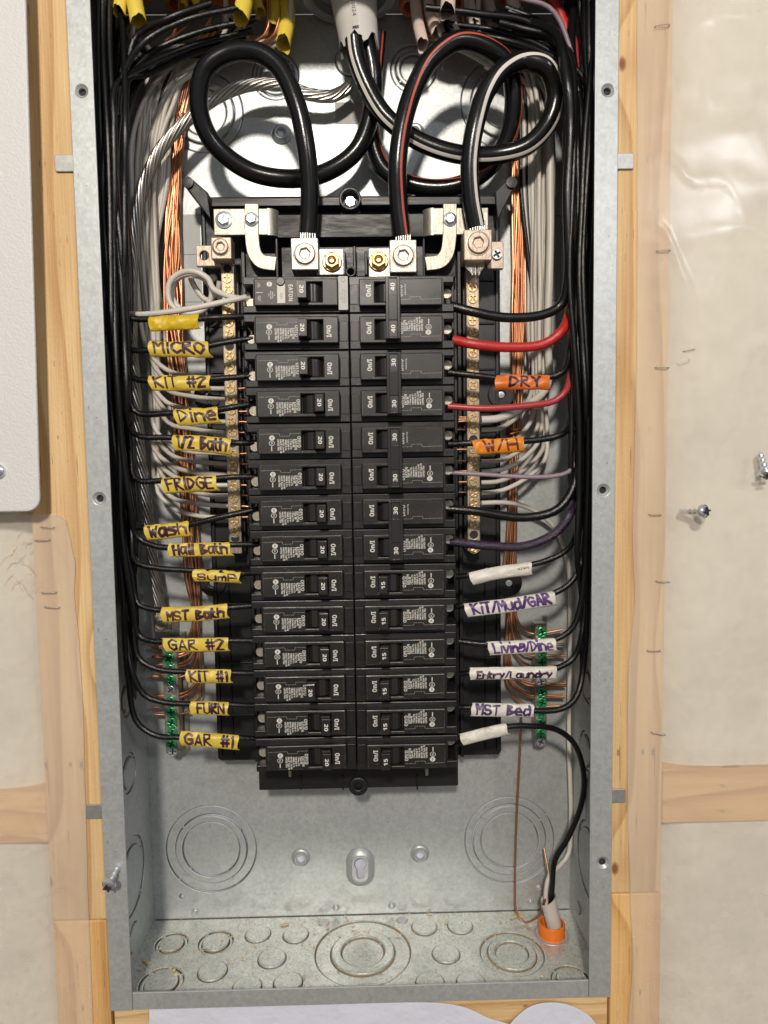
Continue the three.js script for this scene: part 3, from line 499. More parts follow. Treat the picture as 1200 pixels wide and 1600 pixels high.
// ------------------------------------------------------------ breakers
const INK = '#d3d0c8';
function blockText(x, X, Y, size, lines) { x.font = `bold ${size}px sans-serif`; lines.forEach((l, i) => x.fillText(l, X, Y + i * size * 1.12)); }
function baseFace(x, w, h, s) { // the same dusty black as the body, with rubbed lines along the moulded step
  x.fillStyle = 'rgb(33,31,29)'; x.fillRect(0, 0, w, h); let q = s;
  const rn = () => { q = (q * 1664525 + 1013904223) >>> 0; return q / 4294967296; };
  for (let i = 0; i < 1500; i++) { const k = rn(); x.fillStyle = `rgba(${k > 0.5 ? 120 : 20},${k > 0.5 ? 116 : 20},${k > 0.5 ? 110 : 19},${0.05 + rn() * 0.12})`; x.fillRect(rn() * w, rn() * h, 1 + rn() * 3, 1 + rn() * 2); }
  x.lineWidth = 3; for (const [ax, ay, bx, by] of [[4, 6, w - 4, 6], [4, h - 6, w - 4, h - 6], [6, 4, 6, h - 4], [w - 6, 4, w - 6, h - 4]]) for (let t = 0; t < 1;) { const l = 0.01 + rn() * 0.09, on = rn(); if (on > 0.42) { x.strokeStyle = `rgba(170,166,158,${0.15 + on * 0.45})`; x.beginPath(); x.moveTo(ax + (bx - ax) * t, ay + (by - ay) * t); x.lineTo(ax + (bx - ax) * Math.min(1, t + l), ay + (by - ay) * Math.min(1, t + l)); x.stroke(); } t += l; }
  if (s % 3 === 1) for (let i = 0; i < 260; i++) { const a = w * (0.5 + (rn() - 0.5) * 0.5), b = h * (0.2 + rn() * 0.7); x.fillStyle = `rgba(160,158,152,${rn() * 0.10})`; x.fillRect(a, b, 3 + rn() * 22, 1 + rn() * 6); }
  for (let i = 0; i < 14; i++) { x.strokeStyle = `rgba(150,145,138,${0.08 + rn() * 0.22})`; x.lineWidth = 1; x.beginPath(); const a = rn() * w, b = rn() * h; x.moveTo(a, b); x.lineTo(a + rn() * 90 - 45, b + rn() * 60 - 30); x.stroke(); }
}
function rot(x, X, Y, fn) { x.save(); x.translate(X, Y); x.rotate(Math.PI / 2); fn(); x.restore(); }
function marks(x, X, Y, r) { x.beginPath(); x.arc(X, Y, r, 0, 7); x.fillStyle = INK; x.fill(); x.fillStyle = '#35332f'; }
function faceTex(kind, s) {
  return canvasTex(1024, 348, (x, w, h) => {
    baseFace(x, w, h, s); x.textBaseline = 'middle'; x.textAlign = 'center'; x.fillStyle = INK;
    if (kind === 'arc') {
      x.fillStyle = '#2b1f1a'; x.fillRect(14, 10, 500, h - 24); x.fillStyle = '#c9c4ba'; x.fillRect(278, 60, 100, 268);
      x.fillStyle = '#6b6862'; rot(x, 328, 225, () => { x.font = 'bold 40px sans-serif'; x.fillText('TEST', 0, 0); }); x.fillStyle = INK;
      rot(x, 448, 185, () => { x.font = 'bold 74px sans-serif'; x.fillText('EATON', 0, 0); });
      rot(x, 205, 215, () => { x.font = 'bold 19px sans-serif'; x.textAlign = 'center'; ['GF', 'PERSONAL', 'PROTECTION', 'GFCI'].forEach((l, i) => x.fillText(l, 0, -40 + i * 24)); });
      rot(x, 50, 80, () => { x.font = 'bold 18px sans-serif'; ['PUSH', 'TO TEST'].forEach((l, i) => x.fillText(l, 0, -10 + i * 20)); });
      rot(x, 50, 262, () => { x.font = 'bold 18px sans-serif'; ['NOT FOR', 'RELAY'].forEach((l, i) => x.fillText(l, 0, -10 + i * 20)); });
      x.fillRect(12, 176, 88, 7); marks(x, 182, 62, 34); rot(x, 182, 62, () => { x.font = 'bold 34px sans-serif'; x.fillText('UL', 0, 0); });
      return;
    }
    rot(x, 918, 195, () => { x.font = 'bold 80px sans-serif'; x.fillText('On/I', 0, 0); x.strokeStyle = INK; x.lineWidth = 3; x.strokeText('On/I', 0, 0); });
    rot(x, 512, 190, () => { x.font = 'bold 62px sans-serif'; x.fillText('Off/O', 0, 0); });
    x.strokeStyle = 'rgba(215,210,200,.8)'; x.lineWidth = 4; x.setLineDash([16, 7, 30, 5]); x.beginPath(); x.moveTo(10, 74); x.lineTo(262, 68); x.lineTo(268, 104); x.lineTo(392, 104); x.lineTo(398, 68); x.lineTo(540, 66); x.stroke(); x.setLineDash([]);
    if (kind === 'plain') { rot(x, 455, 205, () => { x.font = 'bold 24px sans-serif'; x.fillText('Common Trip', 0, 0); }); return; }
    rot(x, 468, 225, () => { x.font = 'bold 48px sans-serif'; x.fillText('EATON', 0, 0); });
    rot(x, 335, 232, () => { x.textAlign = 'left'; x.font = 'bold 31px sans-serif'; x.lineWidth = 1.2; x.strokeStyle = INK; ['Type BR', '1 Pole CTL', '120/240 V~', '10000 A I.C.', '60/75C Cu/Al', 'HACR Type SWD', 'LISTED 75H'].forEach((l, i) => { x.fillText(l, -84, -104 + i * 32); x.strokeText(l, -84, -104 + i * 32); }); x.textAlign = 'center'; });
    marks(x, 168, 128, 36); rot(x, 168, 128, () => { x.font = 'bold 34px sans-serif'; x.fillText('SA', 0, 0); });
    x.strokeStyle = INK; x.lineWidth = 7; x.beginPath(); x.arc(164, 204, 34, 0, 7); x.stroke(); x.fillStyle = INK; rot(x, 164, 204, () => { x.font = 'bold 36px sans-serif'; x.fillText('UL', 0, 0); }); x.fillRect(156, 250, 12, 66);
  });
}
const mat = (t, o = {}) => std({ map: t, roughness: 0.42, ...o });
const FACE = { full: [11, 12, 13, 15, 17, 18].map((s) => mat(faceTex('full', s), { roughnessMap: scuff, roughness: 0.76 })), plain: [mat(faceTex('plain', 14), { roughnessMap: scuff, roughness: 0.76 })], arc: [mat(faceTex('arc', 15))] };
const numTex = (n) => canvasTex(96, 160, (x, w, h) => { x.fillStyle = 'rgb(36,32,30)'; x.fillRect(0, 0, w, h); x.fillStyle = '#e2dfd8'; x.textAlign = 'center'; x.textBaseline = 'middle'; rot(x, w / 2, h / 2, () => { x.font = 'bold 74px sans-serif'; x.fillText(n, 0, 0); }); });
const NUM = Object.fromEntries(['15', '20', '30', '40'].map((n) => [n, mat(numTex(n), { roughness: 0.36 })]));
const stickerTex = canvasTex(96, 320, (x, w, h) => { x.fillStyle = '#b9b7b2'; x.fillRect(0, 0, w, h); x.fillStyle = '#3a3a3a'; x.strokeStyle = '#3a3a3a'; x.lineWidth = 3; x.beginPath(); x.arc(48, 34, 20, 0, 7); x.stroke(); rot(x, 48, 190, () => { x.font = '13px sans-serif'; x.textAlign = 'center'; ['Listed circuit breaker', 'ground fault interrupter', 'class A for panelboards', 'test monthly'].forEach((l, i) => x.fillText(l, 0, -26 + i * 18)); }); });
function faceGeo(x0, x1, y0, y1, z, hole) {    // plate with the slot cut out, uv across the whole face
  const s = rrect(x0, y0, x1, y1, 0.03); if (hole) s.holes.push(new THREE.Path([[hole[0], hole[2]], [hole[0], hole[3]], [hole[1], hole[3]], [hole[1], hole[2]]].map((p) => new THREE.Vector2(...p))));
  const g = new THREE.ShapeGeometry(s, 4), p = g.attributes.position, u = g.attributes.uv; for (let i = 0; i < p.count; i++) u.setXY(i, (p.getX(i) - x0) / (x1 - x0), (p.getY(i) - y0) / (y1 - y0)); return g.translate(0, 0, z);
}
const BZ = -0.73, PL = [-2.56, -0.285, -0.36, 0.37], SLOT = [-1.345, -0.715, -0.255, 0.265];     // left-hand breaker: centre seam at x = 0, outwards is -x
const G = {};
{
  const bs = poly([[-0.012, -0.488], [-0.012, 0.488], [-2.9, 0.488], [-2.9, 0.27], [-2.63, 0.27], [-2.63, -0.30], [-2.9, -0.30], [-2.9, -0.488]]);
  G.body = [extr(bs, -2.6, BZ, 0.022, 4, 2), box(-2.94, -2.62, 0.30, 0.47, -2.2, -1.15, 0.02), box(-2.94, -2.62, -0.47, -0.33, -2.2, -1.15, 0.02), box(-2.8, -2.6, -0.46, 0.46, -2.3, -1.75, 0.02)];
  const ps = rrect(PL[0], PL[2], PL[1], PL[3], 0.04); const hole = new THREE.Path([[SLOT[0], SLOT[2]], [SLOT[0], SLOT[3]], [SLOT[1], SLOT[3]], [SLOT[1], SLOT[2]]].map((p) => new THREE.Vector2(...p))); ps.holes.push(hole);
  G.plateau = [extr(ps, BZ - 0.01, BZ + 0.27, 0.03, 5, 2), box(-0.27, -0.03, -0.27, 0.27, BZ - 0.02, BZ + 0.02, 0.015)];
  G.face = faceGeo(PL[0] + 0.035, PL[1] - 0.035, PL[2] + 0.035, PL[3] - 0.035, BZ + 0.2735, [SLOT[0] - 0.03, SLOT[1] + 0.03, SLOT[2] - 0.03, SLOT[3] + 0.03]);
  const roll = new THREE.CylinderGeometry(0.36, 0.36, SLOT[3] - SLOT[2] - 0.05, 28).translate((SLOT[0] + SLOT[1]) / 2, (SLOT[2] + SLOT[3]) / 2, BZ - 0.17);
  G.slot = [box(SLOT[0] - 0.02, SLOT[1] + 0.02, SLOT[2] - 0.02, SLOT[3] + 0.02, BZ + 0.005, BZ + 0.03, 0.0)]; G.roll = [roll];
  G.screw = [lathe([[0, 0.10], [0.10, 0.10], [0.14, 0.06], [0.14, -0.1], [0.06, -0.12], [0.06, -0.3]], V(-2.74, -0.02, -1.35), 'x', 18).rotateZ(0)];
  G.clamp = [lathe([[0, 0.05], [0.13, 0.05], [0.15, 0.02], [0.15, -0.05]], V(-2.76, -0.12, -1.28), 'z', 18)];
}
function shared(name, key, m, parent) { const g = G[key] instanceof THREE.BufferGeometry && G[key].done ? G[key] : (G[key] = Object.assign(merge(G[key]).scale(IN, IN, IN), { done: true })); const o = new THREE.Mesh(g, m); o.name = name; o.castShadow = o.receiveShadow = true; parent.add(o); BASE.set(o, V(0, 0, 0)); return o; }
function toggle(parent, on, num, y0 = SLOT[2] + 0.02, y1 = SLOT[3] - 0.02) {     // wedge shaped switch lever leaning to one end of the slot
  const c = (SLOT[0] + SLOT[1]) / 2, s = on ? 1 : -1, zt = BZ + 0.62, zb = BZ + 0.12;
  const sh = poly([[c - s * 0.03, zb], [c + s * 0.29, zb], [c + s * 0.325, zt], [c + s * 0.09, zt - 0.015]].map(([a, b]) => [a, b]));
  const g = extr(sh, y0, y1, 0.022, 4, 2).rotateX(Math.PI / 2).scale(1, -1, 1); // shape y becomes depth
  const q = g.index ? g.toNonIndexed() : g; const a = q.attributes.position; for (let i = 0; i < a.count; i += 3) for (const k of ['position', 'normal', 'uv']) { const t = q.attributes[k]; for (let j = 0; j < t.itemSize; j++) { const v1 = t.array[(i + 1) * t.itemSize + j]; t.array[(i + 1) * t.itemSize + j] = t.array[(i + 2) * t.itemSize + j]; t.array[(i + 2) * t.itemSize + j] = v1; } }
  q.computeVertexNormals(); for (let i = 0; i < a.count; i++) a.setZ(i, a.getZ(i)); fixDepth(q, y0, y1);
  const l = obj('lever', q, M.rocker, parent);
  const f = new THREE.PlaneGeometry(0.19, y1 - y0 - 0.05).rotateY(s * -0.064).translate(c + s * 0.207, (y0 + y1) / 2, zt - 0.0045); obj('rating', f, NUM[num], l);
}
function fixDepth(q) { /* extrusion axis was z -> y; nothing further */ return q; }
const SX = -0.045, rowY = (k) => 20.015 - k * 0.998;
const leftTags = ['blank yellow', 'MICRO', 'KIT #2 (below MICRO)', 'Dine', '1/2 Bath', 'FRIDGE', 'Wash', 'Hall Bath', 'Sump', 'MST Bath', 'GAR #2 (above KIT)', 'KIT #1 (above FURN)', 'FURN', 'GAR #1 (lowest)'];
const offRows = new Set([0, 1, 2, 11]);
function breakerCommon(root, face, seedK) {
  shared('case', 'body', M.breaker, root); const p = shared('raised_face', 'plateau', M.breaker, root); shared('printed_face', 'face', face, p);
  shared('slot', 'slot', M.slot, root); shared('rocker', 'roll', M.rocker, root); const s = shared('terminal_screw', 'clamp', M.lug, root);
}
for (let k = 0; k < 14; k++) {
  const off = offRows.has(k), b = thing('circuit_breaker', k === 0 ? 'black breaker with a test button and white edge sticker, top of the left column' : `black 20 amp breaker wired to the ${leftTags[k]} tag in the left column`, 'circuit breaker', V(SX, rowY(k), 0), 'breakers in the two columns', true);
  breakerCommon(b, k ? FACE.full[[0, 1, 2, 3, 4, 0, 5, 2, 1, 4, 3, 0, 2, 5][k]] : FACE.arc[0], k); toggle(b, !off, '20');
  b.rotation.z = rr(-0.007, 0.007); b.rotation.x = rr(-0.006, 0.006); b.position.z = rr(-0.0008, 0.0008); b.position.y += rr(-0.0002, 0.0002);
  if (k === 0) { obj('test_button', lathe([[0, 0.05], [0.1, 0.05], [0.115, 0.03], [0.115, 0]], V(-1.83, 0.28, BZ + 0.272), 'z', 24), M.rocker, b); const f = faceGeo(-0.27, -0.015, -0.46, 0.44, BZ + 0.2, null); obj('sticker', [f, box(-0.27, -0.015, -0.46, 0.44, BZ, BZ + 0.196, 0.01)], mat(stickerTex, { roughness: 0.5 }), b); }
}
const rightTags = ['blank white tag below the purple wire', 'tag reading Kit/Mud/GAR', 'tag reading Living/Dine', 'tag reading Entry/Laundry', 'tag reading MST Bed', 'blank white tag of the bottom cable'];
for (let k = 8; k < 14; k++) {
  const b = thing('circuit_breaker', `black 15 amp breaker wired to the ${rightTags[k - 8]}`, 'circuit breaker', V(SX, rowY(k), 0), 'breakers in the two columns', true);
  breakerCommon(b, FACE.full[[5, 3, 0, 4, 2, 1][k - 8]], k); toggle(b, true, '15'); b.rotation.z = Math.PI + rr(-0.006, 0.006); b.rotation.x = rr(-0.006, 0.006); b.position.z = rr(-0.0008, 0.0008);
}
[['40', 'black 40 amp double breaker at the top of the right column'], ['30', 'black 30 amp double breaker wired to the orange DRY tag'], ['30', 'black 30 amp double breaker wired to the orange W/H tag'], ['30', 'black 30 amp double breaker feeding the purple wire']].forEach(([n, label], i) => {
  const yA = rowY(2 * i), yB = rowY(2 * i + 1), root = thing('double_breaker', label, 'circuit breaker', V(SX, (yA + yB) / 2, 0), 'double breakers in the right column', true);
  [[yA, 'plain'], [yB, 'full']].forEach(([y, kind]) => {       // each pole is turned half round in place
    const put = (m) => { m.rotation.z = Math.PI; m.position.y = (y - (yA + yB) / 2) * IN; return m; };
    put(shared('pole_case', 'body', M.breaker, root)); const p = put(shared('raised_face', 'plateau', M.breaker, root)); shared('printed_face', 'face', FACE[kind][kind === 'full' ? i + 1 : 0], p);
    put(shared('slot', 'slot', M.slot, root)); put(shared('rocker', 'roll', M.rocker, root)); put(shared('terminal_screw', 'clamp', M.lug, root));
  });
  // the tied handle: after the half turn the off end of the slot lies outwards (+x)
  const c = -(SLOT[0] + SLOT[1]) / 2, x0 = c - 0.035, x1 = c + 0.36, z = BZ + 0.66, tie = obj('handle_tie', [box(x0, x1, -0.82, 0.82, BZ + 0.3, z - 0.04, 0.04), box(x0, x0 + 0.09, -0.82, 0.82, z - 0.06, z, 0.02), box(x1 - 0.09, x1, -0.82, 0.82, z - 0.06, z, 0.02), box(x0 + 0.08, x1 - 0.08, -0.33, 0.33, z - 0.06, z - 0.01, 0.015), box(x0 + 0.08, x1 - 0.08, 0.77, 0.82, z - 0.06, z, 0.015), box(x0 + 0.08, x1 - 0.08, -0.82, -0.77, z - 0.06, z, 0.015), box(x0 + 0.05, x1 - 0.1, 0.3, 0.7, BZ + 0.05, BZ + 0.35, 0.02), box(x0 + 0.05, x1 - 0.1, -0.7, -0.3, BZ + 0.05, BZ + 0.35, 0.02)], M.rocker, root);
  for (const s of [-1, 1]) obj('rating', new THREE.PlaneGeometry(0.205, 0.42).rotateZ(Math.PI).translate((x0 + x1) / 2, s * 0.55, z - 0.036), NUM[n], tie);
});

// ------------------------------------------------------------ wires
const wire = (name, pts, r, m, label, group, o) => tag(obj(name, sweep(pts.map((p, i) => i && i < pts.length - 1 ? p.clone().add(V(rr(-0.022, 0.022), rr(-0.022, 0.022), rr(-0.03, 0.03))) : p), r, o), m), label, name.includes('cable') ? 'cable' : 'wire', group);
const lerp = (list, y) => { for (let i = 0; i + 1 < list.length; i++) if (y <= list[i + 1][0]) { const t = (y - list[i][0]) / (list[i + 1][0] - list[i][0]); return list[i].slice(1).map((v, k) => v + (list[i + 1][k + 1] - v) * t); } return list[list.length - 1].slice(1); };
const R12 = 0.088;
// left hot wires: [gutter branch y, points of the run to the terminal]
const LB = [[60, 152, 42], [150, 153, 46], [300, 157, 38], [500, 166, 36], [800, 182, 30], [1000, 193, 22], [1100, 203, 14]];   // y, left edge, width of the bundle
const leftRuns = [
  [[200, 494], [232, 499], [310, 499], [340, 496], [388, 494]], [[203, 545], [235, 547], [320, 541], [345, 536], [399, 528]], [[207, 589], [232, 594], [325, 593], [350, 590], [398, 587]], [[211, 642], [270, 645], [335, 641], [360, 636], [400, 630]],
  [[211, 678], [270, 685], [350, 691], [375, 693], [402, 692]], [[214, 749], [252, 752], [330, 748], [360, 746], [404, 745]], [[213, 822], [230, 825], [290, 820], [350, 806], [405, 795]], [[213, 838], [240, 852], [270, 855], [358, 852], [404, 851]],
  [[213, 878], [240, 886], [304, 893], [372, 895], [406, 894]], [[215, 943], [235, 951], [258, 954], [350, 949], [397, 946]], [[216, 993], [238, 1001], [258, 1003], [350, 1001], [399, 1001]], [[217, 1028], [245, 1046], [292, 1051], [355, 1051], [399, 1052]],
  [[205, 1040], [225, 1085], [255, 1098], [300, 1101], [355, 1102], [400, 1103]], [[201, 1060], [214, 1128], [245, 1148], [285, 1152], [370, 1153], [402, 1155]]];
const topsL = [[182, -30, -1.7], [186, -30, -2.2], [330, 5, -1.3], [372, 12, -1.5], [196, -30, -2.0], [400, 30, -2.3], [172, -40, -1.2], [395, 48, -2.4], [160, -40, -1.2], [200, 30, -2.8], [168, -40, -1.8], [178, -40, -2.6], [385, 62, -2.6], [176, -40, -1.4]];
leftRuns.forEach((run, i) => {
  const s = 1 - i / 13, z0 = -0.75 - ((i * 5) % 7) / 6 * 1.15, pts = [], [tx, ty, tz] = topsL[i], b = run[0], gx = (y, j = 0) => { const [l, w] = lerp(LB, y); return l + w * Math.min(1, Math.max(0, s + 0.12 * Math.sin(i * 7 + y * 0.011 + j))); };
  pts.push([tx, ty, tz]);
  if (tx > 220) pts.push([tx - (tx - 165) * 0.4, ty + 22, tz + 0.2], [tx - (tx - 165) * 0.72, ty + 55, (tz + z0) / 2], [gx(130) + 6, 125 + (i % 3) * 12, z0]);
  else pts.push([tx + (gx(110) - tx) * 0.6, 60, (tz + z0) / 2]);
  for (let y = 190; y < b[1] - 90; y += 105) pts.push([gx(y), y, z0 + 0.1 * Math.sin(i + y)]);
  const [lx, lw] = lerp(LB, b[1] - 45); pts.push([Math.min(b[0] - 6, lx + lw * (0.6 + 0.4 * s)), b[1] - 48, z0 * 0.6 - 0.5]);
  run.forEach(([x, y], k) => pts.push([x, y, k === 0 ? -1.2 : k === run.length - 1 ? -1.32 : -1.15]));
  wire('hot_wire', px(pts), R12, M.hot, i ? `black wire ending inside the ${leftTags[i]} tag row on the left` : 'black wire passing through the blank yellow tag', 'black hot wires in the left gutter');
});
// spare black wires that dive into the left gutter
for (let i = 0; i < 12; i++) {
  const pts = [[[340, 70, -2.7], [250, 78, -2.4], [205, 110, -2.0]], [[330, 85, -2.9], [230, 92, -2.6], [200, 120, -2.2]], [[168, -40, -2.4], [166, 60, -2.2]], [[350, 60, -2.6], [260, 88, -2.5], [212, 128, -2.3]], [[155, -40, -1.0], [153, 60, -1.0]], [[162, -40, -1.5], [160, 60, -1.5]]][i % 6].map(([x, y, z]) => [x + (i > 5 ? 7 : 0), y, z]);
  for (let y = 200; y <= 1040 - i * 50; y += 110) { const [l, w] = lerp(LB, y); pts.push([l + w * [0.55, 0.8, 0.35, 0.9, 0.05, 0.2, 0.45, 0.7, 0.15, 1.0, 0.3, 0.6][i] + 3 * Math.sin(y * 0.013 + i), y, [-1.9, -1.6, -2.1, -1.4, -1.0, -1.7, -1.2, -0.9, -2.2, -1.8, -0.8, -1.5][i]]); }
  { const y = pts[pts.length - 1][1] + 90, [l, w] = lerp(LB, y); pts.push([l + w * 0.5, y, -2.3], [l + w * 0.6, Math.min(1090, y + 110), -2.9]); }
  wire('hot_wire', px(pts), R12, M.hot, 'black wire lost among the others in the left gutter bundle', 'spare black wires in the left gutter');
}
// right hot wires
const RB = [[60, 870, 52], [150, 882, 44], [300, 884, 40], [400, 880, 44], [500, 885, 40], [700, 893, 30], [800, 897, 25], [900, 903, 16], [1000, 905, 12], [1100, 906, 9]];
const rightRuns = [
  [[704, 478], [735, 485], [790, 497], [850, 491], [878, 476], [888, 440], 0.14, 'hot', 'thick black wire from the upper pole of the top double breaker'],
  [[708, 531], [740, 537], [800, 543], [850, 537], [880, 516], [890, 480], 0.145, 'red', 'bright red thick wire from the top double breaker'],
  [[701, 582], [740, 586], [775, 592], [850, 591], [878, 581], [890, 550], R12 + 0.01, 'hot', 'black wire through the orange DRY tag'],
  [[700, 635], [760, 638], [830, 633], [868, 625], [884, 610], [892, 580], 0.10, 'redDull', 'dull red wire from the second double breaker'],
  [[701, 694], [735, 692], [790, 690], [850, 687], [880, 678], [893, 650], R12 + 0.01, 'hot', 'black wire through the orange W/H tag'],
  [[700, 738], [760, 742], [820, 746], [865, 744], [890, 735], [899, 700], 0.066, 'pink', 'pale pink wire from the third double breaker'],
  [[701, 795], [740, 799], [820, 808], [870, 797], [893, 770], [902, 730], 0.13, 'hot', 'thick black wire just above the purple one'],
  [[703, 846], [760, 852], [820, 852], [870, 830], [893, 800], [903, 760], 0.13, 'purple', 'thick purple wire from the lowest double breaker'],
  [[713, 901], [735, 898], [790, 889], [845, 879], [885, 860], [903, 820], R12, 'hot', 'black wire through the white tag just below the purple wire'],
  [[707, 948], [725, 946], [800, 940], [860, 928], [893, 910], [909, 870], R12, 'hot', 'black wire through the Kit/Mud/GAR tag'],
  [[717, 1002], [760, 1007], [820, 1006], [868, 1000], [895, 982], [909, 940], R12, 'hot', 'black wire through the Living/Dine tag'],
  [[717, 1053], [735, 1052], [800, 1049], [868, 1046], [897, 1027], [911, 980], R12, 'hot', 'black wire through the Entry/Laundry tag'],
  [[717, 1105], [735, 1106], [800, 1108], [875, 1108], [900, 1092], [911, 1040], R12, 'hot', 'black wire through the MST Bed tag']];
const topsR = [[770, 25, -2.0], [850, -30, -2.2], [780, 35, -1.8], [835, -30, -2.6], [665, 12, -1.7], [775, -10, -1.3], [905, -40, -2.4], [893, -40, -2.8], [690, 55, -2.4], [720, 52, -2.1], [915, -40, -1.4], [900, -40, -1.8], [700, 38, -2.3]];
rightRuns.forEach((run, i) => {
  const [r, m, label] = run.slice(6), P = run.slice(0, 6), s = m === 'purple' ? 0.35 : m === 'redDull' ? 0.45 : m === 'red' ? 0.4 : i / 12, z0 = m === 'red' ? -1.9 : m === 'redDull' ? -1.6 : m === 'purple' ? -2.1 : -0.8 - ((i * 5) % 7) / 6 * 1.2, pts = [], [tx, ty, tz] = topsR[i];
  const gx = (y) => { const [l, w] = lerp(RB, y); return l + w * Math.min(1, Math.max(0, s * 0.85 + 0.1 + 0.13 * Math.sin(i * 5 + y * 0.012))); };
  pts.push([tx, ty, tz]); if (tx < 800) pts.push([tx + (900 - tx) * 0.35, ty + 10, tz], [tx + (900 - tx) * 0.72, ty + 22 + i, (tz + z0) / 2], [gx(125) - 4, 125, z0]); else pts.push([gx(60), 60, (tz + z0) / 2]);
  const e = P[5]; for (let y = 200; y < e[1] - 70; y += 100) pts.push([gx(y), y, z0 + 0.1 * Math.sin(i * 3 + y)]);
  for (let k = 5; k >= 0; k--) pts.push([P[k][0], P[k][1], k === 5 ? z0 * 0.5 - 0.7 : k === 0 ? -1.32 : -1.2]);
  wire('hot_wire', px(pts), r, M[m], label, 'hot wires in the right gutter');
});
for (let i = 0; i < 9; i++) {
  const pts = [[[790, 12, -1.9], [850, 40, -1.8], [890, 90, -1.5]], [[815, 55, -2.3], [860, 60, -2.1], [893, 110, -1.7]], [[920, -40, -1.1], [922, 70, -1.0]], [[800, 45, -2.0], [865, 62, -1.9], [897, 130, -1.4]]][i % 4].map(([x, y, z]) => [x + (i > 3 ? 5 : 0), y + (i > 3 ? 6 : 0), z]);
  for (let y = 210; y <= 900 - i * 30; y += 110) { const [l, w] = lerp(RB, y); pts.push([l + w * [0.3, 0.55, 0.95, 0.75, 0.1, 0.42, 0.65, 0.85, 0.2][i] + 4 * Math.sin(y * 0.012 + i * 2), y, [-0.9, -1.7, -1.2, -2.0, -1.3, -1.1, -0.9, -1.6, -1.9][i]]); }
  { const y = pts[pts.length - 1][1] + 90, [l, w] = lerp(RB, y); pts.push([l + w * 0.5, y, -2.2], [l + w * 0.45, Math.min(1070, y + 130), -2.6]); }
  wire('hot_wire', px(pts), R12, M.hot, 'black wire lost among the others in the right gutter bundle', 'spare black wires in the right gutter');
}
// neutrals, left
const landL = [590, 607, 624, 643, 659, 676, 709, 725, 742, 758, 774, 791, 808];
const fromTag = ['above', 'level with', 'under'];
landL.forEach((y, i) => {
  const s = (i * 5 % 13) / 12, x = (v) => lerp([[100, 250, 40], [200, 208, 44], [300, 206, 36], [400, 208, 34], [520, 224, 22], [640, 232, 18], [740, 236, 14]], v), pts = [[[330, 300, 390, 420, 350, 310, 405][i % 7], [62, 70, 58, 66, 72, 80, 74][i % 7], -3.0 - 0.1 * (i % 4)]];
  pts.push([pts[0][0] - (pts[0][0] - 250) * 0.55, 90 + s * 16, -3.1]);
  for (let v = 140; v < y - 50; v += 75) { const [l, w] = x(v); pts.push([l + w * s + 2 * Math.sin(v * 0.02 + i), v, -3.0 - 0.35 * ((i * 3) % 5) / 4]); }
  const [l, w] = x(y - 40); pts.push([l + w * s * 0.5 + 6, y - 42, -3.0], [l + 34, y - 14, -2.8], [l + 70, y - 3 - (i % 3), -2.55], [330, y - 1, -2.42], [lerp([[430, 346], [860, 360]], y)[0], y, -2.42]);
  const wpts = px(pts), w1 = wire('neutral_wire', wpts, 0.072, i % 3 ? M.white : M.whiteC, `white neutral wire landing on the left bar ${['above the KIT #2 tag', 'behind the KIT #2 tag', 'between the KIT #2 and Dine tags', 'behind the upper part of the Dine tag', 'just under the Dine tag', 'between the Dine and 1/2 Bath tags', 'just under the 1/2 Bath tag', 'second under the 1/2 Bath tag', 'just above the FRIDGE tag', 'behind the FRIDGE tag', 'just under the FRIDGE tag', 'second under the FRIDGE tag', 'lowest of them all'][i]}`, 'white neutral wires on the left bar');
  const e = at(lerp([[430, 364], [860, 377]], y)[0], y, -2.42); obj('bare_end', sweep([e, e.clone().add(V(0.12, 0, 0)), e.clone().add(V(rr(0.2, 0.34), rr(-0.02, 0.02), 0))], 0.034, { m: 6, n: 4 }), M.copper, w1);
});
// neutrals, right
const landR = [655, 671, 702, 720, 736, 753, 769];
landR.forEach((y, i) => {
  const s = [0.95, 0.05, 0.2, 0.35, 0.5, 0.65, 0.8][i], r = i ? 0.072 : 0.125, X = (v) => lerp([[60, 795, 50], [150, 815, 45], [250, 822, 42], [400, 826, 34], [520, 826, 32], [600, 828, 30], [700, 832, 28]], v), pts = [[[812, 790, 815, 770, 800, 820, 830][i], 20 + 6 * i, -3.2]];
  for (let v = 120; v < y - 60; v += 80) { const [l, w] = X(v); pts.push([l + w * s + 1.5 * Math.sin(v * 0.02 + i), v, -3.0 - 0.4 * ((i * 3) % 4) / 3]); }
  const [l, w] = X(y - 45); pts.push([l + w * s - 2, y - 52, -3.0], [l + w * s * 0.6 - 18, y - 24, -2.8], [l - 38, y - 6, -2.55], [775, y, -2.42], [752, y + 1, -2.42]);
  const w1 = wire('neutral_wire', px(pts), r, i % 2 ? M.white : M.whiteC, i ? `white neutral wire landing on the right bar ${['', 'just under the thick white one', 'hidden behind the W/H tag', 'just under the W/H tag', 'just above the pale pink wire', 'just under the pale pink wire', 'lowest of the bunch'][i]}` : 'thick white neutral wire landing on the right bar', 'white neutral wires on the right bar');
  const e = at(731, y, -2.42); for (const d of i ? [0] : [-0.06, 0, 0.06]) obj('bare_end', sweep([e.clone().add(V(0, d, 0)), e.clone().add(V(-0.12, d, 0)), e.clone().add(V(rr(-0.34, -0.22), d * 1.2, 0))], 0.034, { m: 6, n: 4 }), M.copper, w1);
});
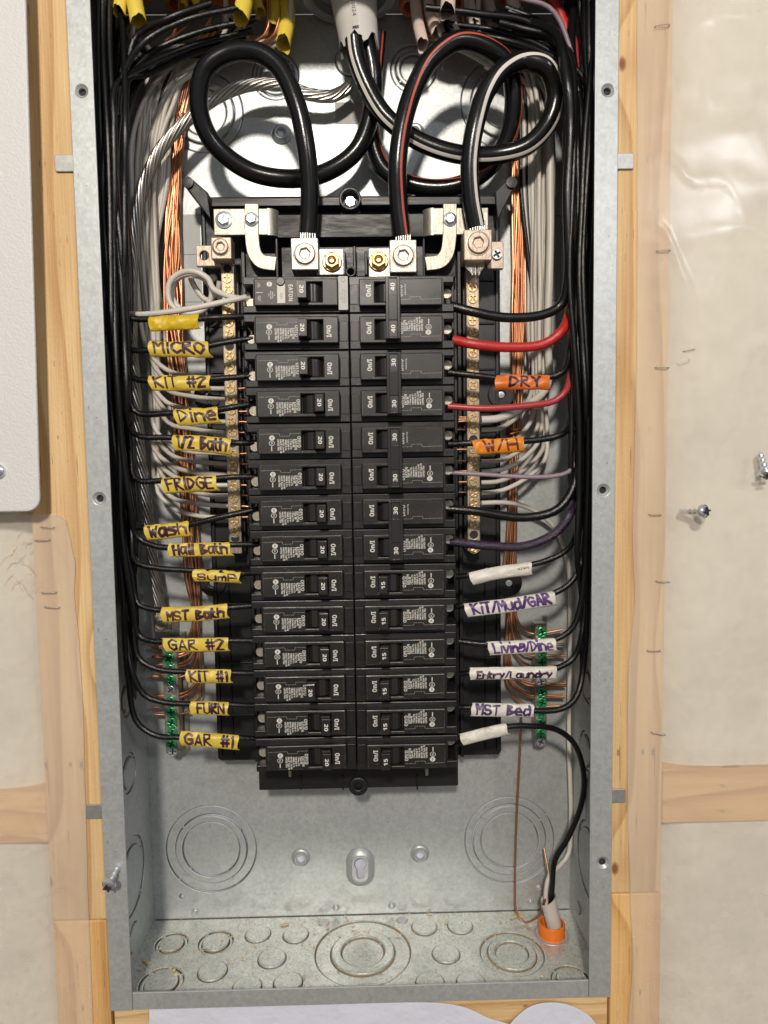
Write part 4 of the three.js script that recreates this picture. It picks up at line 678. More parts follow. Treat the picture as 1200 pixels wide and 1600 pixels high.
// pigtails of the top left breaker
{
  const turns = [[392, 468, -1.35], [360, 463, -1.4], [335, 452, -1.5]], c = [296, 458]; for (let i = 0; i <= 22; i++) { const a = -0.7 - i * 0.62, r = 37 - i * 0.35; turns.push([c[0] + Math.cos(a) * r + i * 0.3, c[1] + Math.sin(a) * r * 0.93, -1.6 - i * 0.035]); } turns.push([322, 468, -2.4], [338, 456, -2.4], [343, 440, -2.3]);
  wire('neutral_wire', px(turns), 0.085, M.whiteC, 'white pigtail wound into a small coil at the top of the left bar', null, { n: 200 });
  wire('neutral_wire', px([[392, 463, -1.3], [360, 470, -1.3], [300, 481, -1.3], [250, 489, -1.4], [215, 492, -1.6], [196, 487, -1.9], [186, 465, -2.1], [184, 400, -2.2], [188, 250, -2.3], [205, 140, -2.6], [290, 80, -2.8]]), 0.085, M.whiteC, 'long white wire from the top left breaker into the left gutter');
}
// ground wires, copper
const landGL = [1010, 1013, 1023, 1027, 1038, 1041, 1055, 1058, 1086, 1089, 1104, 1117], GLX = [[90, 300, 16], [150, 283, 14], [205, 272, 16], [300, 263, 17], [400, 257, 24], [500, 258, 26], [600, 267, 24], [700, 273, 26], [800, 281, 26], [900, 290, 22], [980, 296, 18]];
landGL.forEach((y, i) => {
  const s = i / 11, pts = [[330 + (i % 5) * 18, 28 + (i * 7) % 30, -3.2], [305 + (i % 4) * 6, 72, -3.4]];
  for (let v = 130; v <= y - 50 && v < 960; v += 70) { const [l, w] = lerp(GLX, v); pts.push([l + w * Math.min(1, Math.max(0, (i * 5 % 12) / 11 + 0.35 * Math.sin(v * 0.011 + i * 2.3))), v, -3.45 - 0.22 * ((i * 7) % 5) / 4]); }
  pts.push([302 + s * 12, Math.max(965, y - 58), -3.5], [300 + s * 13, y - 26, -3.5], [292 + s * 4, y - 6, -3.45], [279, y, -3.42], [258, y, -3.42], [236 + (i * 3) % 7, y - (i % 2 ? 1 : -1), -3.42]);
  wire('ground_wire', px(pts), 0.047, [M.copper, M.copperMid, M.copper, M.copperDull][i % 4], 'bare copper ground wire in the left copper bundle', 'bare copper wires of the left bundle', { m: 6 });
});
const landGR = [990, 1008, 1026, 1041, 1069, 1072, 1087, 1090, 1104], GRX = [[80, 790, 20], [150, 797, 14], [250, 800, 16], [300, 800, 18], [400, 801, 20], [500, 801, 20], [600, 800, 16], [680, 799, 12], [760, 795, 12], [860, 790, 16], [960, 785, 20]];
landGR.forEach((y, i) => {
  const s = i / 8, pts = [[760 + (i % 5) * 12, 20 + (i * 7) % 30, -3.2], [785 + (i % 4) * 4, 80, -3.4]];
  for (let v = 140; v <= y - 50 && v < 940; v += 70) { const [l, w] = lerp(GRX, v); pts.push([l + w * Math.min(1, Math.max(0, (i * 4 % 9) / 8 + 0.35 * Math.sin(v * 0.011 + i * 2.3))), v, -3.45 - 0.2 * ((i * 7) % 5) / 4]); }
  pts.push([803 - s * 14, Math.max(930, y - 62), -3.5], [806 - s * 12, y - 28, -3.5], [818 - s * 4, y - 6, -3.45], [834, y, -3.42], [856, y - 1, -3.42], [878 + (i * 3) % 8, y - (i === 0 ? 6 : 1), -3.40]);
  wire('ground_wire', px(pts), 0.047, [M.copper, M.copperMid, M.copper, M.copperDull][i % 4], 'bare copper ground wire in the right copper bundle', 'bare copper wires of the right bundle', { m: 6 });
});
// twists of copper that tie the bundles
for (const [x, y, w, lab] of [[275, 206, 13, 'copper twist tying the left bundle under the twisted cable'], [806, 197, 12, 'copper twist tying the right bundle inside the loops'], [803, 674, 11, 'copper twist tying the right bundle above the W/H tag']]) {
  const pts = []; for (let i = 0; i <= 26; i++) { const a = i * 0.75; pts.push([x + Math.cos(a) * w, y + i * 0.5 - 6 + Math.sin(i) * 1.5, -3.45 + 0.2 * Math.sin(a)]); } wire('copper_tie', px(pts), 0.032, M.copperDull, lab, null, { m: 5, n: 110 });
}
// ground wires and neutral of the cable that enters at the bottom
wire('ground_wire', px([[815, 1110, -3.4], [812, 1180, -3.5], [807, 1280, -3.55], [804, 1380, -3.5], [806, 1425, -3.35], [818, 1440, -3.2], [835, 1438, -3.0], [845, 1425, -2.8], [852, 1405, -2.7]]), 0.036, M.copperDull, 'thin bare copper wire hanging down to the orange bushing', null, { m: 6 });
wire('ground_wire', px([[850, 1325, -3.4], [855, 1350, -3.2], [860, 1385, -2.9], [858, 1410, -2.75], [857, 1435, -2.7]]), 0.036, M.copper, 'short bare copper wire standing in the bottom cable jacket', null, { m: 6 });
wire('hot_wire', px([[717, 1161, -1.32], [735, 1156, -1.2], [790, 1137, -1.2], [830, 1134, -1.3], [870, 1142, -1.6], [900, 1166, -1.9], [912, 1210, -2.1], [908, 1260, -2.3], [885, 1310, -2.5], [868, 1345, -2.6], [862, 1385, -2.7], [859, 1430, -2.75]]), R12, M.hot, 'black wire curving down from the lowest white tag to the orange bushing');
wire('neutral_wire', px([[752, 786, -2.42], [785, 786, -2.6], [815, 790, -3.0], [850, 806, -3.3], [875, 840, -3.5], [889, 900, -3.6], [890, 1000, -3.62], [888, 1150, -3.62], [891, 1280, -3.6], [888, 1335, -3.5], [872, 1355, -3.3], [858, 1368, -3.0], [853, 1395, -2.8], [855, 1432, -2.75]]), 0.075, M.whiteC, 'single white wire down the right wall to the orange bushing');
// ------------------------------------------------------------ tags (sleeves of cable jacket over the wires)
const STROKES = { A: '00,26,40|12,32', B: '00,06,35,03,42,00', C: '45,26,04,02,20,41', D: '00,06,25,43,21,00', E: '40,00,06,46|03,33', F: '00,06,46|03,33', G: '45,26,04,02,20,41,43,23', H: '00,06|40,46|03,43', I: '20,26', K: '00,06|46,03,40', L: '06,00,40', M: '00,06,23,46,40', N: '00,06,40,46', O: '20,02,04,26,44,42,20', P: '00,06,36,43,03', R: '00,06,36,34,03,40', S: '45,36,16,05,04,13,33,42,41,30,10,01', T: '06,46|26,20', U: '06,01,20,41,46', W: '06,10,24,30,46', Y: '06,23,46|23,20', X: '00,46|06,40', a: '44,14,02,10,31,44,40', d: '44,14,02,10,31|46,40', e: '02,42,34,14,02,10,40', g: '44,14,02,12,43|44,41,20,00', h: '06,00|03,24,43,40', i: '24,20|26,27', l: '26,20', m: '04,00|03,14,23,20|23,34,43,40', n: '04,00|03,24,43,40', r: '04,00|02,24,44', s: '44,14,03,42,30,00', t: '16,11,30|04,34', u: '04,01,20,41|44,40', v: '04,20,44', y: '04,22|44,10', '#': '10,16|30,36|02,42|04,44', 1: '20,26,15', 2: '05,26,45,00,40', 7: '06,46,10', '/': '00,46', '-': '03,43', 4: '30,36,02,42', 3: '05,46,23,42,20,01', 0: '20,02,04,26,44,42,20', 6: '45,04,01,30,43,03' };
const NARROW = { I: 0.45, i: 0.45, l: 0.45, 1: 0.55, '/': 0.8, t: 0.7, ' ': 0.8 };
function marker(x, text, x0, y0, w, h, col, lw, s) {
  let q = s * 7919 + 17; const rn = () => { q = (q * 1664525 + 1013904223) >>> 0; return q / 4294967296 - 0.5; };
  const adv = [...text].map((c) => NARROW[c] ?? 1), tot = adv.reduce((a, b) => a + b, 0), cw = w / tot; let X = x0;
  x.strokeStyle = col; x.lineCap = x.lineJoin = 'round';
  [...text].forEach((c, n) => {
    const cy = rn() * h * 0.10, sl = rn() * 0.10, sc = 1 + rn() * 0.16, k = cw * adv[n];
    for (const st of (STROKES[c] ?? '').split('|')) {
      if (!st) continue; const p = st.split(',').map((t) => { const a = +t[0] / 4, b = +t[1] / 6; return [X + k * 0.12 + (adv[n] < 0.6 ? (a - 0.5) * 0.9 + 0.4 : a * 0.74) * k + sl * b * h + rn() * 2.4, y0 + h - b * h * sc + cy + rn() * 2.4]; });
      x.lineWidth = lw * (1 + rn() * 0.5); x.globalAlpha = 0.86 + rn() * 0.28; x.beginPath(); x.moveTo(...p[0]); for (let i = 1; i < p.length; i++) { const a = p[i - 1], b = p[i]; i < p.length - 1 ? x.quadraticCurveTo(a[0] + (b[0] - a[0]) * 0.7, a[1] + (b[1] - a[1]) * 0.7, b[0], b[1]) : x.lineTo(...b); } x.stroke();
    }
    X += k;
  });
  x.globalAlpha = 1;
}
const TAGC = { y: ['#d9bd4a', '#b89a2c'], Y: ['#d2b21e', '#a8880e'], o: ['#d8702c', '#a84a14'], O: ['#e0861c', '#b05c08'], w: ['#d8d3c8', '#b0aa9e'] };
// a half open sleeve; line = pixels of its upper edge, hpx = its height, skew = how far the ends lean
function tagSleeve(text, colour, line, hpx, label, o = {}) {
  const z = -1.1, top = line.map(([x, y]) => at(x, y, z)), curve = new THREE.CatmullRomCurve3(top), e = at(700, 700, z).distanceTo(at(710, 700, z)) / 10, H = hpx * e, N = 28, Mv = 14, TH = 0.03, P = [], U = [], I = [], sk0 = (o.skew?.[0] ?? 0) * e, sk1 = (o.skew?.[1] ?? 0) * e;
  const ring = (t, v, off) => { const c = curve.getPointAt(t), T = curve.getTangentAt(t), up = V(-T.y, T.x, 0).normalize(), a = (o.a0 ?? 118) * Math.PI / 180 + (v) * (-(o.a0 ?? 118) - (o.a1 ?? 84)) * Math.PI / 180, R = H / 2 + off, d = up.clone().multiplyScalar(Math.sin(a) * R - H / 2).add(V(0, 0, Math.cos(a) * R * 0.62)); const dn = fbm(t * 0.9 + 0.03, v * 0.5 + 0.1, 7, Math.round(line[0][1]), 3) - 0.5; d.z += dn * 0.11; d.addScaledVector(up, dn * 0.05); const sk = (sk0 * (1 - t) + sk1 * t) * v + 0.02 * Math.sin(v * 9 + t * 30) * (t < 0.1 || t > 0.9 ? 1 : 0); return c.clone().add(d).addScaledVector(T, sk); };
  for (const [off] of [[0], [-TH]]) for (let i = 0; i <= N; i++) for (let j = 0; j <= Mv; j++) { const p = ring(i / N, j / Mv, off); P.push(p.x, p.y, p.z); U.push(i / N, 1 - j / Mv); }
  const S = (N + 1) * (Mv + 1), id = (l, i, j) => l * S + i * (Mv + 1) + j;
  for (let i = 0; i < N; i++) for (let j = 0; j < Mv; j++) { const a = id(0, i, j), b = id(0, i + 1, j), c = id(0, i, j + 1), d = id(0, i + 1, j + 1); I.push(a, c, b, b, c, d); I.push(a + S, b + S, c + S, b + S, d + S, c + S); }
  for (let i = 0; i < N; i++) for (const j of [0, Mv]) { const a = id(0, i, j), b = id(0, i + 1, j); j ? I.push(a, a + S, b, b, a + S, b + S) : I.push(a, b, a + S, b, b + S, a + S); }
  for (let j = 0; j < Mv; j++) for (const i of [0, N]) { const a = id(0, i, j), b = id(0, i, j + 1); i ? I.push(a, a + S, b, b, a + S, b + S) : I.push(a, b, a + S, b, b + S, a + S); }
  const g0 = new THREE.BufferGeometry(); g0.setAttribute('position', new THREE.Float32BufferAttribute(P, 3)); g0.setAttribute('uv', new THREE.Float32BufferAttribute(U, 2)); g0.setIndex(I); const g = toCreasedNormals(g0.toNonIndexed(), 0.8);
  const L = curve.getLength(), cw = 320, ch = Math.max(60, Math.round(cw * H * 1.6 / L)), s = text.length * 13 + line[0][1];
  const t = canvasTex(cw, ch, (x, w, h) => {
    x.fillStyle = TAGC[colour][0]; x.fillRect(0, 0, w, h); let q = Math.round(s * 31); const rn = () => { q = (q * 1664525 + 1013904223) >>> 0; return q / 4294967296; };
    for (let i = 0; i < 60; i++) { x.fillStyle = rn() > 0.5 ? 'rgba(255,250,235,.06)' : 'rgba(70,50,20,.06)'; x.fillRect(rn() * w, rn() * h, 4 + rn() * 30, 1 + rn() * 3); }
    for (let i = 0; i < 6; i++) { x.fillStyle = 'rgba(60,45,30,.25)'; x.fillRect(rn() * w, rn() * h, 1 + rn() * 3, 1 + rn() * 2); }
    if (text) marker(x, text, w * (o.tx?.[0] ?? 0.07), h * (o.ty?.[0] ?? 0.30), w * (o.tx?.[1] ?? 0.88), h * (o.ty?.[1] ?? 0.46), o.ink ?? 'rgb(44,16,46)', h * (o.lw ?? 0.1), s);
    if (o.print) { x.fillStyle = '#2a2622'; x.font = `bold ${Math.round(h * 0.13)}px sans-serif`; x.save(); x.translate(w * 0.86, h * 0.56); x.rotate(-0.05); x.textAlign = 'center'; x.fillText(o.print, 0, 0); x.restore(); }
  });
  tag(obj('wire_tag', g, phy({ map: t, roughness: 0.42, side: THREE.DoubleSide })), label, 'wire tag', 'sleeve tags on the circuit wires');
}
const yl = (w) => `yellow sleeve tag hand lettered ${w}`;
tagSleeve('', 'Y', [[233, 495], [270, 493], [310, 491]], 23, 'plain yellow sleeve tag with no lettering, topmost on the left', { skew: [1, 1] });
tagSleeve('MICRO', 'y', [[233, 533], [280, 533], [322, 534]], 24, yl('MICRO'), { skew: [2, 10] });
tagSleeve('KIT #2', 'y', [[230, 587], [280, 587], [328, 586]], 23, yl('KIT #2, between MICRO and Dine'), { skew: [8, 1] });
tagSleeve('Dine', 'y', [[269, 640], [305, 638], [338, 635]], 26, yl('Dine'), { skew: [9, 5] });
tagSleeve('1/2 Bath', 'y', [[269, 679], [315, 681], [360, 686]], 25, yl('1/2 Bath'), { skew: [5, 3] });
tagSleeve('FRIDGE', 'y', [[251, 747], [300, 744], [335, 742]], 25, yl('FRIDGE'), { skew: [6, 6] });
tagSleeve('Wash', 'y', [[225, 821], [260, 818], [293, 814]], 24, yl('Wash'), { skew: [4, 4] });
tagSleeve('Hall Bath', 'y', [[263, 849], [310, 848], [356, 847]], 22, yl('Hall Bath'), { skew: [2, 8], lw: 0.105 });
tagSleeve('SumP', 'y', [[302, 889], [340, 890], [375, 892]], 20, yl('Sump'), { skew: [2, 2], ty: [0.48, 0.3] });
tagSleeve('MST Bath', 'y', [[252, 949], [310, 947], [354, 943]], 24, yl('MST Bath'), { skew: [2, 2], lw: 0.105, ty: [0.42, 0.36] });
tagSleeve('GAR #2', 'y', [[252, 997], [310, 997], [356, 996]], 22, yl('GAR #2, under MST Bath'), { skew: [9, 2] });
tagSleeve('KIT #1', 'y', [[290, 1046], [325, 1046], [360, 1046]], 22, yl('KIT #1, above FURN'), { skew: [4, 3], lw: 0.105 });
tagSleeve('FURN', 'y', [[297, 1096], [328, 1096], [357, 1097]], 22, yl('FURN'), { skew: [3, 1], tx: [0.16, 0.76] });
tagSleeve('GAR #1', 'y', [[282, 1142], [330, 1145], [373, 1149]], 24, yl('GAR #1, lowest of all'), { skew: [3, 2] });
tagSleeve('DRY', 'o', [[776, 586], [815, 586], [855, 586]], 23, 'dull orange sleeve tag hand lettered DRY', { skew: [-5, 5], tx: [0.24, 0.62] });
tagSleeve('W/H', 'O', [[734, 688], [775, 685], [815, 682]], 24, 'bright orange sleeve tag hand lettered W/H', { skew: [10, 3], tx: [0.18, 0.72], ink: 'rgb(92,24,16)' });
tagSleeve('', 'w', [[731, 895], [780, 884], [828, 878]], 21, 'white sleeve tag with tiny print, under the purple wire', { skew: [3, 1], print: '14-2 W/G' });
tagSleeve('KiT/Mud/GAR', 'w', [[723, 943], [790, 935], [862, 924]], 23, 'white sleeve tag hand lettered Kit/Mud/GAR in purple', { skew: [5, 6], ink: 'rgb(66,36,100)', lw: 0.105 });
tagSleeve('Living/Dine', 'w', [[760, 1003], [815, 1000], [864, 997]], 22, 'white sleeve tag hand lettered Living/Dine in purple', { skew: [4, 6], ink: 'rgb(70,36,104)' });
tagSleeve('Entry/Laundry', 'w', [[734, 1043], [800, 1042], [868, 1041]], 20, 'white sleeve tag hand lettered Entry/Laundry in dark ink', { skew: [0, 1], ty: [0.46, 0.34], lw: 0.105 });
tagSleeve('MST Bed', 'w', [[738, 1098], [790, 1099], [832, 1100]], 22, 'white sleeve tag hand lettered MST Bed', { skew: [-3, 2], ink: 'rgb(48,28,80)' });
tagSleeve('', 'w', [[717, 1147], [752, 1138], [788, 1130]], 20, 'plain white sleeve tag on the lowest right wire', { skew: [2, 4] });

// ------------------------------------------------------------ service cables and twisted ground cable
function service(pts, label, stripes, ends) {
  const P = px(pts).map((p, i) => i > 1 && i < pts.length - 2 ? p.add(V(rr(-0.035, 0.035), rr(-0.035, 0.035), rr(-0.05, 0.05))) : p), t = thing('service_cable', label, 'cable', P[P.length - 1]), R = 0.262;
  const jk = obj('cable_jacket', sweep(P, R, { m: 20, n: 160 }), M.cable, t);
  for (const [mat2, keys, w] of stripes) obj('stripe', sweep(P, R + 0.006, { m: 5, n: 200, a0: -w, a1: w, stripe: true, turn: (t) => { for (let i = 0; i + 1 < keys.length; i++) if (t <= keys[i + 1][0]) { const q = (t - keys[i][0]) / (keys[i + 1][0] - keys[i][0]), s = q * q * (3 - 2 * q); return keys[i][1] + (keys[i + 1][1] - keys[i][1]) * s; } return keys[keys.length - 1][1]; } }), mat2, jk);
  const e = P[P.length - 1]; for (let i = 0; i < 7; i++) { const x = e.x + (i - 3) * 0.066, zz = e.z + Math.sqrt(Math.max(0, 0.05 - Math.pow((i - 3) * 0.06, 2))); obj('strand', sweep([V(x, e.y + 0.1, zz), V(x + 0.01, e.y - 0.05, zz), V(x + rr(-0.02, 0.02), e.y - 0.22, zz)], 0.024, { m: 6, n: 4 }), M.alu, t); }
}
service([[572, 60, -2.3], [583, 120, -2.4], [580, 180, -2.6], [556, 235, -2.7], [510, 268, -2.6], [450, 278, -2.4], [385, 265, -2.2], [330, 222, -1.9], [309, 170, -1.6], [322, 112, -1.4], [360, 82, -1.3], [400, 82, -1.2], [436, 106, -1.2], [462, 165, -1.2], [477, 230, -1.25], [482, 290, -1.35], [483, 340, -1.5], [481, 366, -1.55]], 'plain black service cable looping at the upper left', []);
service([[590, 50, -2.9], [585, 110, -3.1], [577, 170, -3.1], [580, 215, -3.1], [600, 262, -3.0], [645, 288, -2.9], [700, 292, -2.8], [755, 270, -2.7], [790, 225, -2.5], [803, 165, -2.2], [793, 105, -1.9], [760, 72, -1.6], [715, 65, -1.45], [674, 88, -1.35], [645, 140, -1.3], [628, 200, -1.3], [622, 260, -1.35], [623, 320, -1.45], [629, 370, -1.55]], 'black service cable with a red stripe looping at the centre', [[M.stripeR, [[0, -0.7], [0.32, -0.8], [0.5, 0.95], [0.58, 0.8], [0.7, 0.0], [0.82, -0.35], [1, -0.4]], 0.12]]);
service([[553, 60, -1.9], [557, 90, -1.95], [572, 135, -2.0], [605, 185, -2.05], [655, 222, -2.1], [715, 241, -2.1], [775, 243, -2.1], [825, 228, -2.0], [857, 192, -1.8], [867, 145, -1.6], [852, 108, -1.45], [820, 93, -1.35], [785, 107, -1.3], [757, 148, -1.3], [741, 200, -1.3], [734, 255, -1.35], [736, 310, -1.45], [744, 356, -1.55]], 'black service cable with a white stripe looping at the upper right', [[M.stripeW, [[0, 0.6], [0.3, 0.75], [0.52, 0.85], [0.6, 0.5], [0.7, -0.15], [0.8, -0.45], [1, -0.5]], 0.19]]);
{ // strands under the neutral lug
  const t = rightBar; for (let i = 0; i < 10; i++) { const x = 729 + i * 3, a = at(x, 405, -1.7), b = at(x - 1 + rr(-1, 2), 418, -1.65), c = at(735 + i * 1.6, 424 + (i % 3) * 3, -1.6); obj('strand', sweep([a, b, c], 0.035, { m: 6, n: 5 }), M.alu, t); }
}
{
  const path = px([[548, 135, -3.2], [520, 150, -3.1], [485, 148, -3.0], [440, 133, -2.9], [390, 133, -2.8], [340, 152, -2.6], [290, 190, -2.5], [250, 235, -2.5], [225, 290, -2.6], [212, 350, -2.7], [206, 420, -2.8], [206, 520, -2.9], [213, 620, -3.0], [221, 720, -3.1], [230, 800, -3.15], [239, 880, -3.2], [247, 930, -3.25], [251, 966, -3.3]]);
  const curve = new THREE.CatmullRomCurve3(path, false, 'centripetal'), L = curve.getLength(), N = 260, t = thing('ground_cable', 'thick twisted bare ground cable crossing to the left ground bar', 'cable', path[path.length - 1]);
  const frames = []; let prev = V(0, 0, 1); for (let i = 0; i <= N; i++) { const T = curve.getTangentAt(i / N), n = prev.clone().addScaledVector(T, -prev.dot(T)).normalize(); prev = n; frames.push([curve.getPointAt(i / N), n, T.clone().cross(n)]); }
  for (let k = 0; k < 9; k++) { const P = frames.map(([c, n, b], i) => { const a = k / 9 * Math.PI * 2 - i / N * L * 2.0; return c.clone().addScaledVector(n, Math.cos(a) * 0.132).addScaledVector(b, Math.sin(a) * 0.132); }); obj('strand', sweep(P, 0.05, { m: 7, n: N }), M.aluDull, t); }
}
{ // grey jacket of the service cable with its printed number, and the ring it comes through
  const p = px([[548, -60, -2.4], [553, 0, -2.4], [559, 50, -2.4], [562, 76, -2.35]]), t = thing('service_jacket', 'grey white outer jacket of the service cable, printed 69024', 'cable jacket', p[3]);
  const tex = canvasTex(512, 512, (x, w, h) => { x.fillStyle = '#c8c4bc'; x.fillRect(0, 0, w, h); x.fillStyle = '#35322e'; x.font = 'bold 30px monospace'; x.textAlign = 'center'; x.textBaseline = 'middle'; x.save(); x.translate(w * 0.72, h * 0.045); x.fillText('69024', 0, 0); x.restore(); });
  const g = sweep(p, (q) => 0.64 - 0.03 * q + 0.04 * Math.sin(q * 5), { m: 28, n: 24, open: true }), gi = sweep(p, (q) => 0.60 - 0.03 * q + 0.04 * Math.sin(q * 5), { m: 28, n: 24, open: true });
  const uv = g.attributes.uv; let ml = 0; for (let i = 0; i < uv.count; i++) ml = Math.max(ml, uv.getX(i));
  const pos = g.attributes.position; for (let i = 0; i < uv.count; i++) { const j = i % 29, row = (i - j) / 29; if (row > 21) { const q = [pos, gi.attributes.position]; for (const a of q) a.setY(i, a.getY(i) + 0.06 * (row - 21) * Math.sin(j * 1.35)); } uv.setXY(i, uv.getX(i) / ml, uv.getY(i)); }
  obj('jacket_shell', [g, gi], phy({ color: rgb(0.62, 0.60, 0.56), roughness: 0.5, side: THREE.DoubleSide }), t);
  // the number, printed on a thin ink film bent round the jacket
  const num = canvasTex(256, 64, (x, w, h) => { x.fillStyle = '#c5c1b9'; x.fillRect(0, 0, w, h); x.fillStyle = '#3a3732'; x.font = 'bold 46px monospace'; x.textAlign = 'center'; x.textBaseline = 'middle'; x.fillText('69024', w / 2, h / 2); });
  const pp = px([[554, 2, -2.4], [559, 34, -2.4], [562, 64, -2.35]]), gn = sweep(pp, 0.655, { m: 4, n: 10, a0: 0.02, a1: 0.30, stripe: true }), un = gn.attributes.uv, lm = Math.max(...Array.from({ length: un.count }, (_, i) => un.getX(i))); for (let i = 0; i < un.count; i++) un.setXY(i, un.getX(i) / lm, 1 - un.getY(i));
  obj('printed_number', gn, phy({ map: num, roughness: 0.5, side: THREE.DoubleSide }), t);
  const c = V(at(545, 8, -2.4).x, TOP, -2.5), r = thing('cable_bushing', 'grey metal ring where the service cable enters the top', 'bushing', c);
  obj('ring', lathe([[1.12, 0.0], [1.12, -0.3], [1.2, -0.36], [1.36, -0.36], [1.42, -0.28], [1.42, 0.0]], c, 'y', 48), M.tabzinc, r);
  const s = thing('foil_sticker', 'small grey square sticker on the back wall behind the cables', 'sticker', at(545, 195, -D)); const a = at(524, 194, -D), b = at(566, 160, -D); obj('sticker_sheet', box(a.x, b.x, a.y, b.y, -D + 0.004, -D + 0.012, 0), std({ color: rgb(0.42, 0.41, 0.39), roughness: 0.6, metalness: 0.2 }), s);
}
// connectors and jackets at the top
function connector(x, y, z, label) { const c = at(x, y, z), q = V(c.x, TOP - 0.02, z); tag(obj('cable_connector', lathe([[0.36, 0.0], [0.36, -0.25], [0.42, -0.3], [0.5, -0.28], [0.52, 0.0]], q, 'y', 28), M.orangeTop), label, 'connector', 'orange cable connectors in the top of the box'); }
connector(432, 5, -3.1, 'orange cable connector holding the two yellow jackets left of the ring'); connector(350, 5, -2.6, 'orange cable connector second to the left of the ring'); connector(650, 2, -3.1, 'orange cable connector right of the ring'); connector(720, 2, -2.7, 'orange cable connector second to the right of the ring'); connector(805, 2, -2.6, 'orange cable connector near the red wire'); connector(215, 0, -2.4, 'orange cable connector in the top left corner'); connector(285, 2, -3.0, 'orange cable connector above the white wires');
function jacketPiece(pts, r, m, label, group) {
  const P = px(pts), g = sweep(P, r, { m: 14, n: 12, open: true, flat: 0.7 }), p = g.attributes.position; for (let i = 0; i < p.count; i++) { const j = i % 15, row = (i - j) / 15; if (row > 10) p.setY(i, p.getY(i) + (row - 10) * (0.032 * Math.sin(j * 0.9 + P[0].x * 9) + 0.012 * Math.sin(j * 2.1))); }
  tag(obj('jacket_end', g, m), label, 'cable jacket', group);
}
const yj = 'torn yellow cable jackets at the top left', wj = 'torn white cable jackets at the top right';
jacketPiece([[192, -40, -1.5], [190, -5, -1.4], [187, 20, -1.35]], 0.24, M.yellow, 'small torn yellow jacket end in the top left corner', yj);
jacketPiece([[203, -40, -1.5], [211, 5, -1.35], [217, 36, -1.3]], 0.31, M.yellow, 'torn yellow jacket end beside the left gutter', yj);
jacketPiece([[290, -40, -2.7], [288, -5, -2.7], [286, 14, -2.7]], 0.2, M.yellow, 'dim yellow jacket end above the white wires', yj);
jacketPiece([[386, -30, -1.9], [382, 3, -1.8], [376, 28, -1.7]], 0.33, M.yellow, 'bright yellow jacket end crossed by black wires', yj);
jacketPiece([[427, -10, -2.9], [428, 20, -2.8], [427, 48, -2.6]], 0.3, M.yellow, 'left of the two yellow jackets beside the ring', yj);
jacketPiece([[446, -10, -2.9], [450, 25, -2.7], [442, 70, -2.3]], 0.3, M.yellow, 'right of the two yellow jackets beside the ring', yj);
jacketPiece([[648, -10, -2.9], [652, 30, -2.6], [661, 70, -2.2]], 0.24, M.jacketPink, 'left of the two long pinkish jackets right of the ring', wj);
jacketPiece([[668, -10, -2.9], [673, 25, -2.6], [683, 53, -2.3]], 0.24, M.jacketPink, 'right of the two long pinkish jackets right of the ring', wj);
jacketPiece([[700, -30, -1.8], [700, 0, -1.7], [699, 20, -1.6]], 0.3, M.jacketPink, 'short square cut pinkish jacket end', wj);
jacketPiece([[728, -20, -2.6], [735, 15, -2.5], [742, 40, -2.4]], 0.24, M.jacketPink, 'pinkish jacket end behind the black wires', wj);
jacketPiece([[706, 10, -2.9], [708, 28, -2.8], [716, 48, -2.7]], 0.16, M.jacketPink, 'narrow pinkish jacket strip over the loop', wj);
jacketPiece([[300, -40, -2.4], [306, -8, -2.4], [312, 10, -2.4]], 0.24, M.yellow, 'yellow jacket end between the white wires and the crossed one', yj);
jacketPiece([[398, -30, -2.4], [402, 4, -2.5], [408, 22, -2.5]], 0.22, M.yellow, 'narrow yellow jacket end left of the pair beside the ring', yj);
jacketPiece([[795, -30, -2.4], [800, 0, -2.4], [806, 18, -2.4]], 0.24, M.jacketPink, 'pinkish jacket end nearest the red wire', wj);
jacketPiece([[760, -30, -2.9], [764, 8, -2.9], [770, 30, -2.8]], 0.24, M.jacketPink, 'pinkish jacket end under the pale pink wire', wj);
// stray inner wires in the shade at the top
const tangle = (k, L, pts) => { const cu = k % 3 === 1, bl = k % 5 === 4; wire(cu ? 'ground_wire' : bl ? 'hot_wire' : 'neutral_wire', px(pts), cu ? 0.04 : 0.074, cu ? M.copperDull : bl ? M.hot : k % 2 ? M.white : M.whiteC, `${cu ? 'bare copper' : bl ? 'black' : 'white'} wire in the tangle at the top ${L ? 'left' : 'right'} of the box`, `${cu ? 'copper' : bl ? 'black' : 'white'} wires in the top ${L ? 'left' : 'right'} tangle`); };
for (let i = 0; i < 30; i++) {   // from the jackets of the top left down into the white bundle
  const x0 = [205, 285, 350, 378, 430, 446][i % 6] + rr(-10, 10), z = -2.3 - rr(0, 1.0), sag = rr(0, 26), e = 218 + rr(0, 55);
  tangle(i, true, [[x0, rr(-15, 40), z], [x0 - rr(2, 14), 46 + sag * 0.6, z - 0.1], [e + (x0 - e) * rr(0.35, 0.6), 72 + sag, -2.9 - rr(0, 0.4)], [e + (x0 - e) * 0.12 + 4, 108 + sag, -3.1 - rr(0, 0.3)], ...(i % 3 === 1 ? [[272 + rr(0, 14), 185, -3.4], [266 + rr(0, 14), 280, -3.45], [259 + rr(0, 20), 400, -3.45], [260 + rr(0, 20), 506, -3.5]] : [[e, 170 + rr(0, 30), -3.2], [e - 4, 280, -3.3], [226 + (e - 226) * 0.45, 400, -3.35], [238 + (e - 226) * 0.4, 500, -3.4], [242 + (e - 226) * 0.4, 547, -3.4]])]);
}
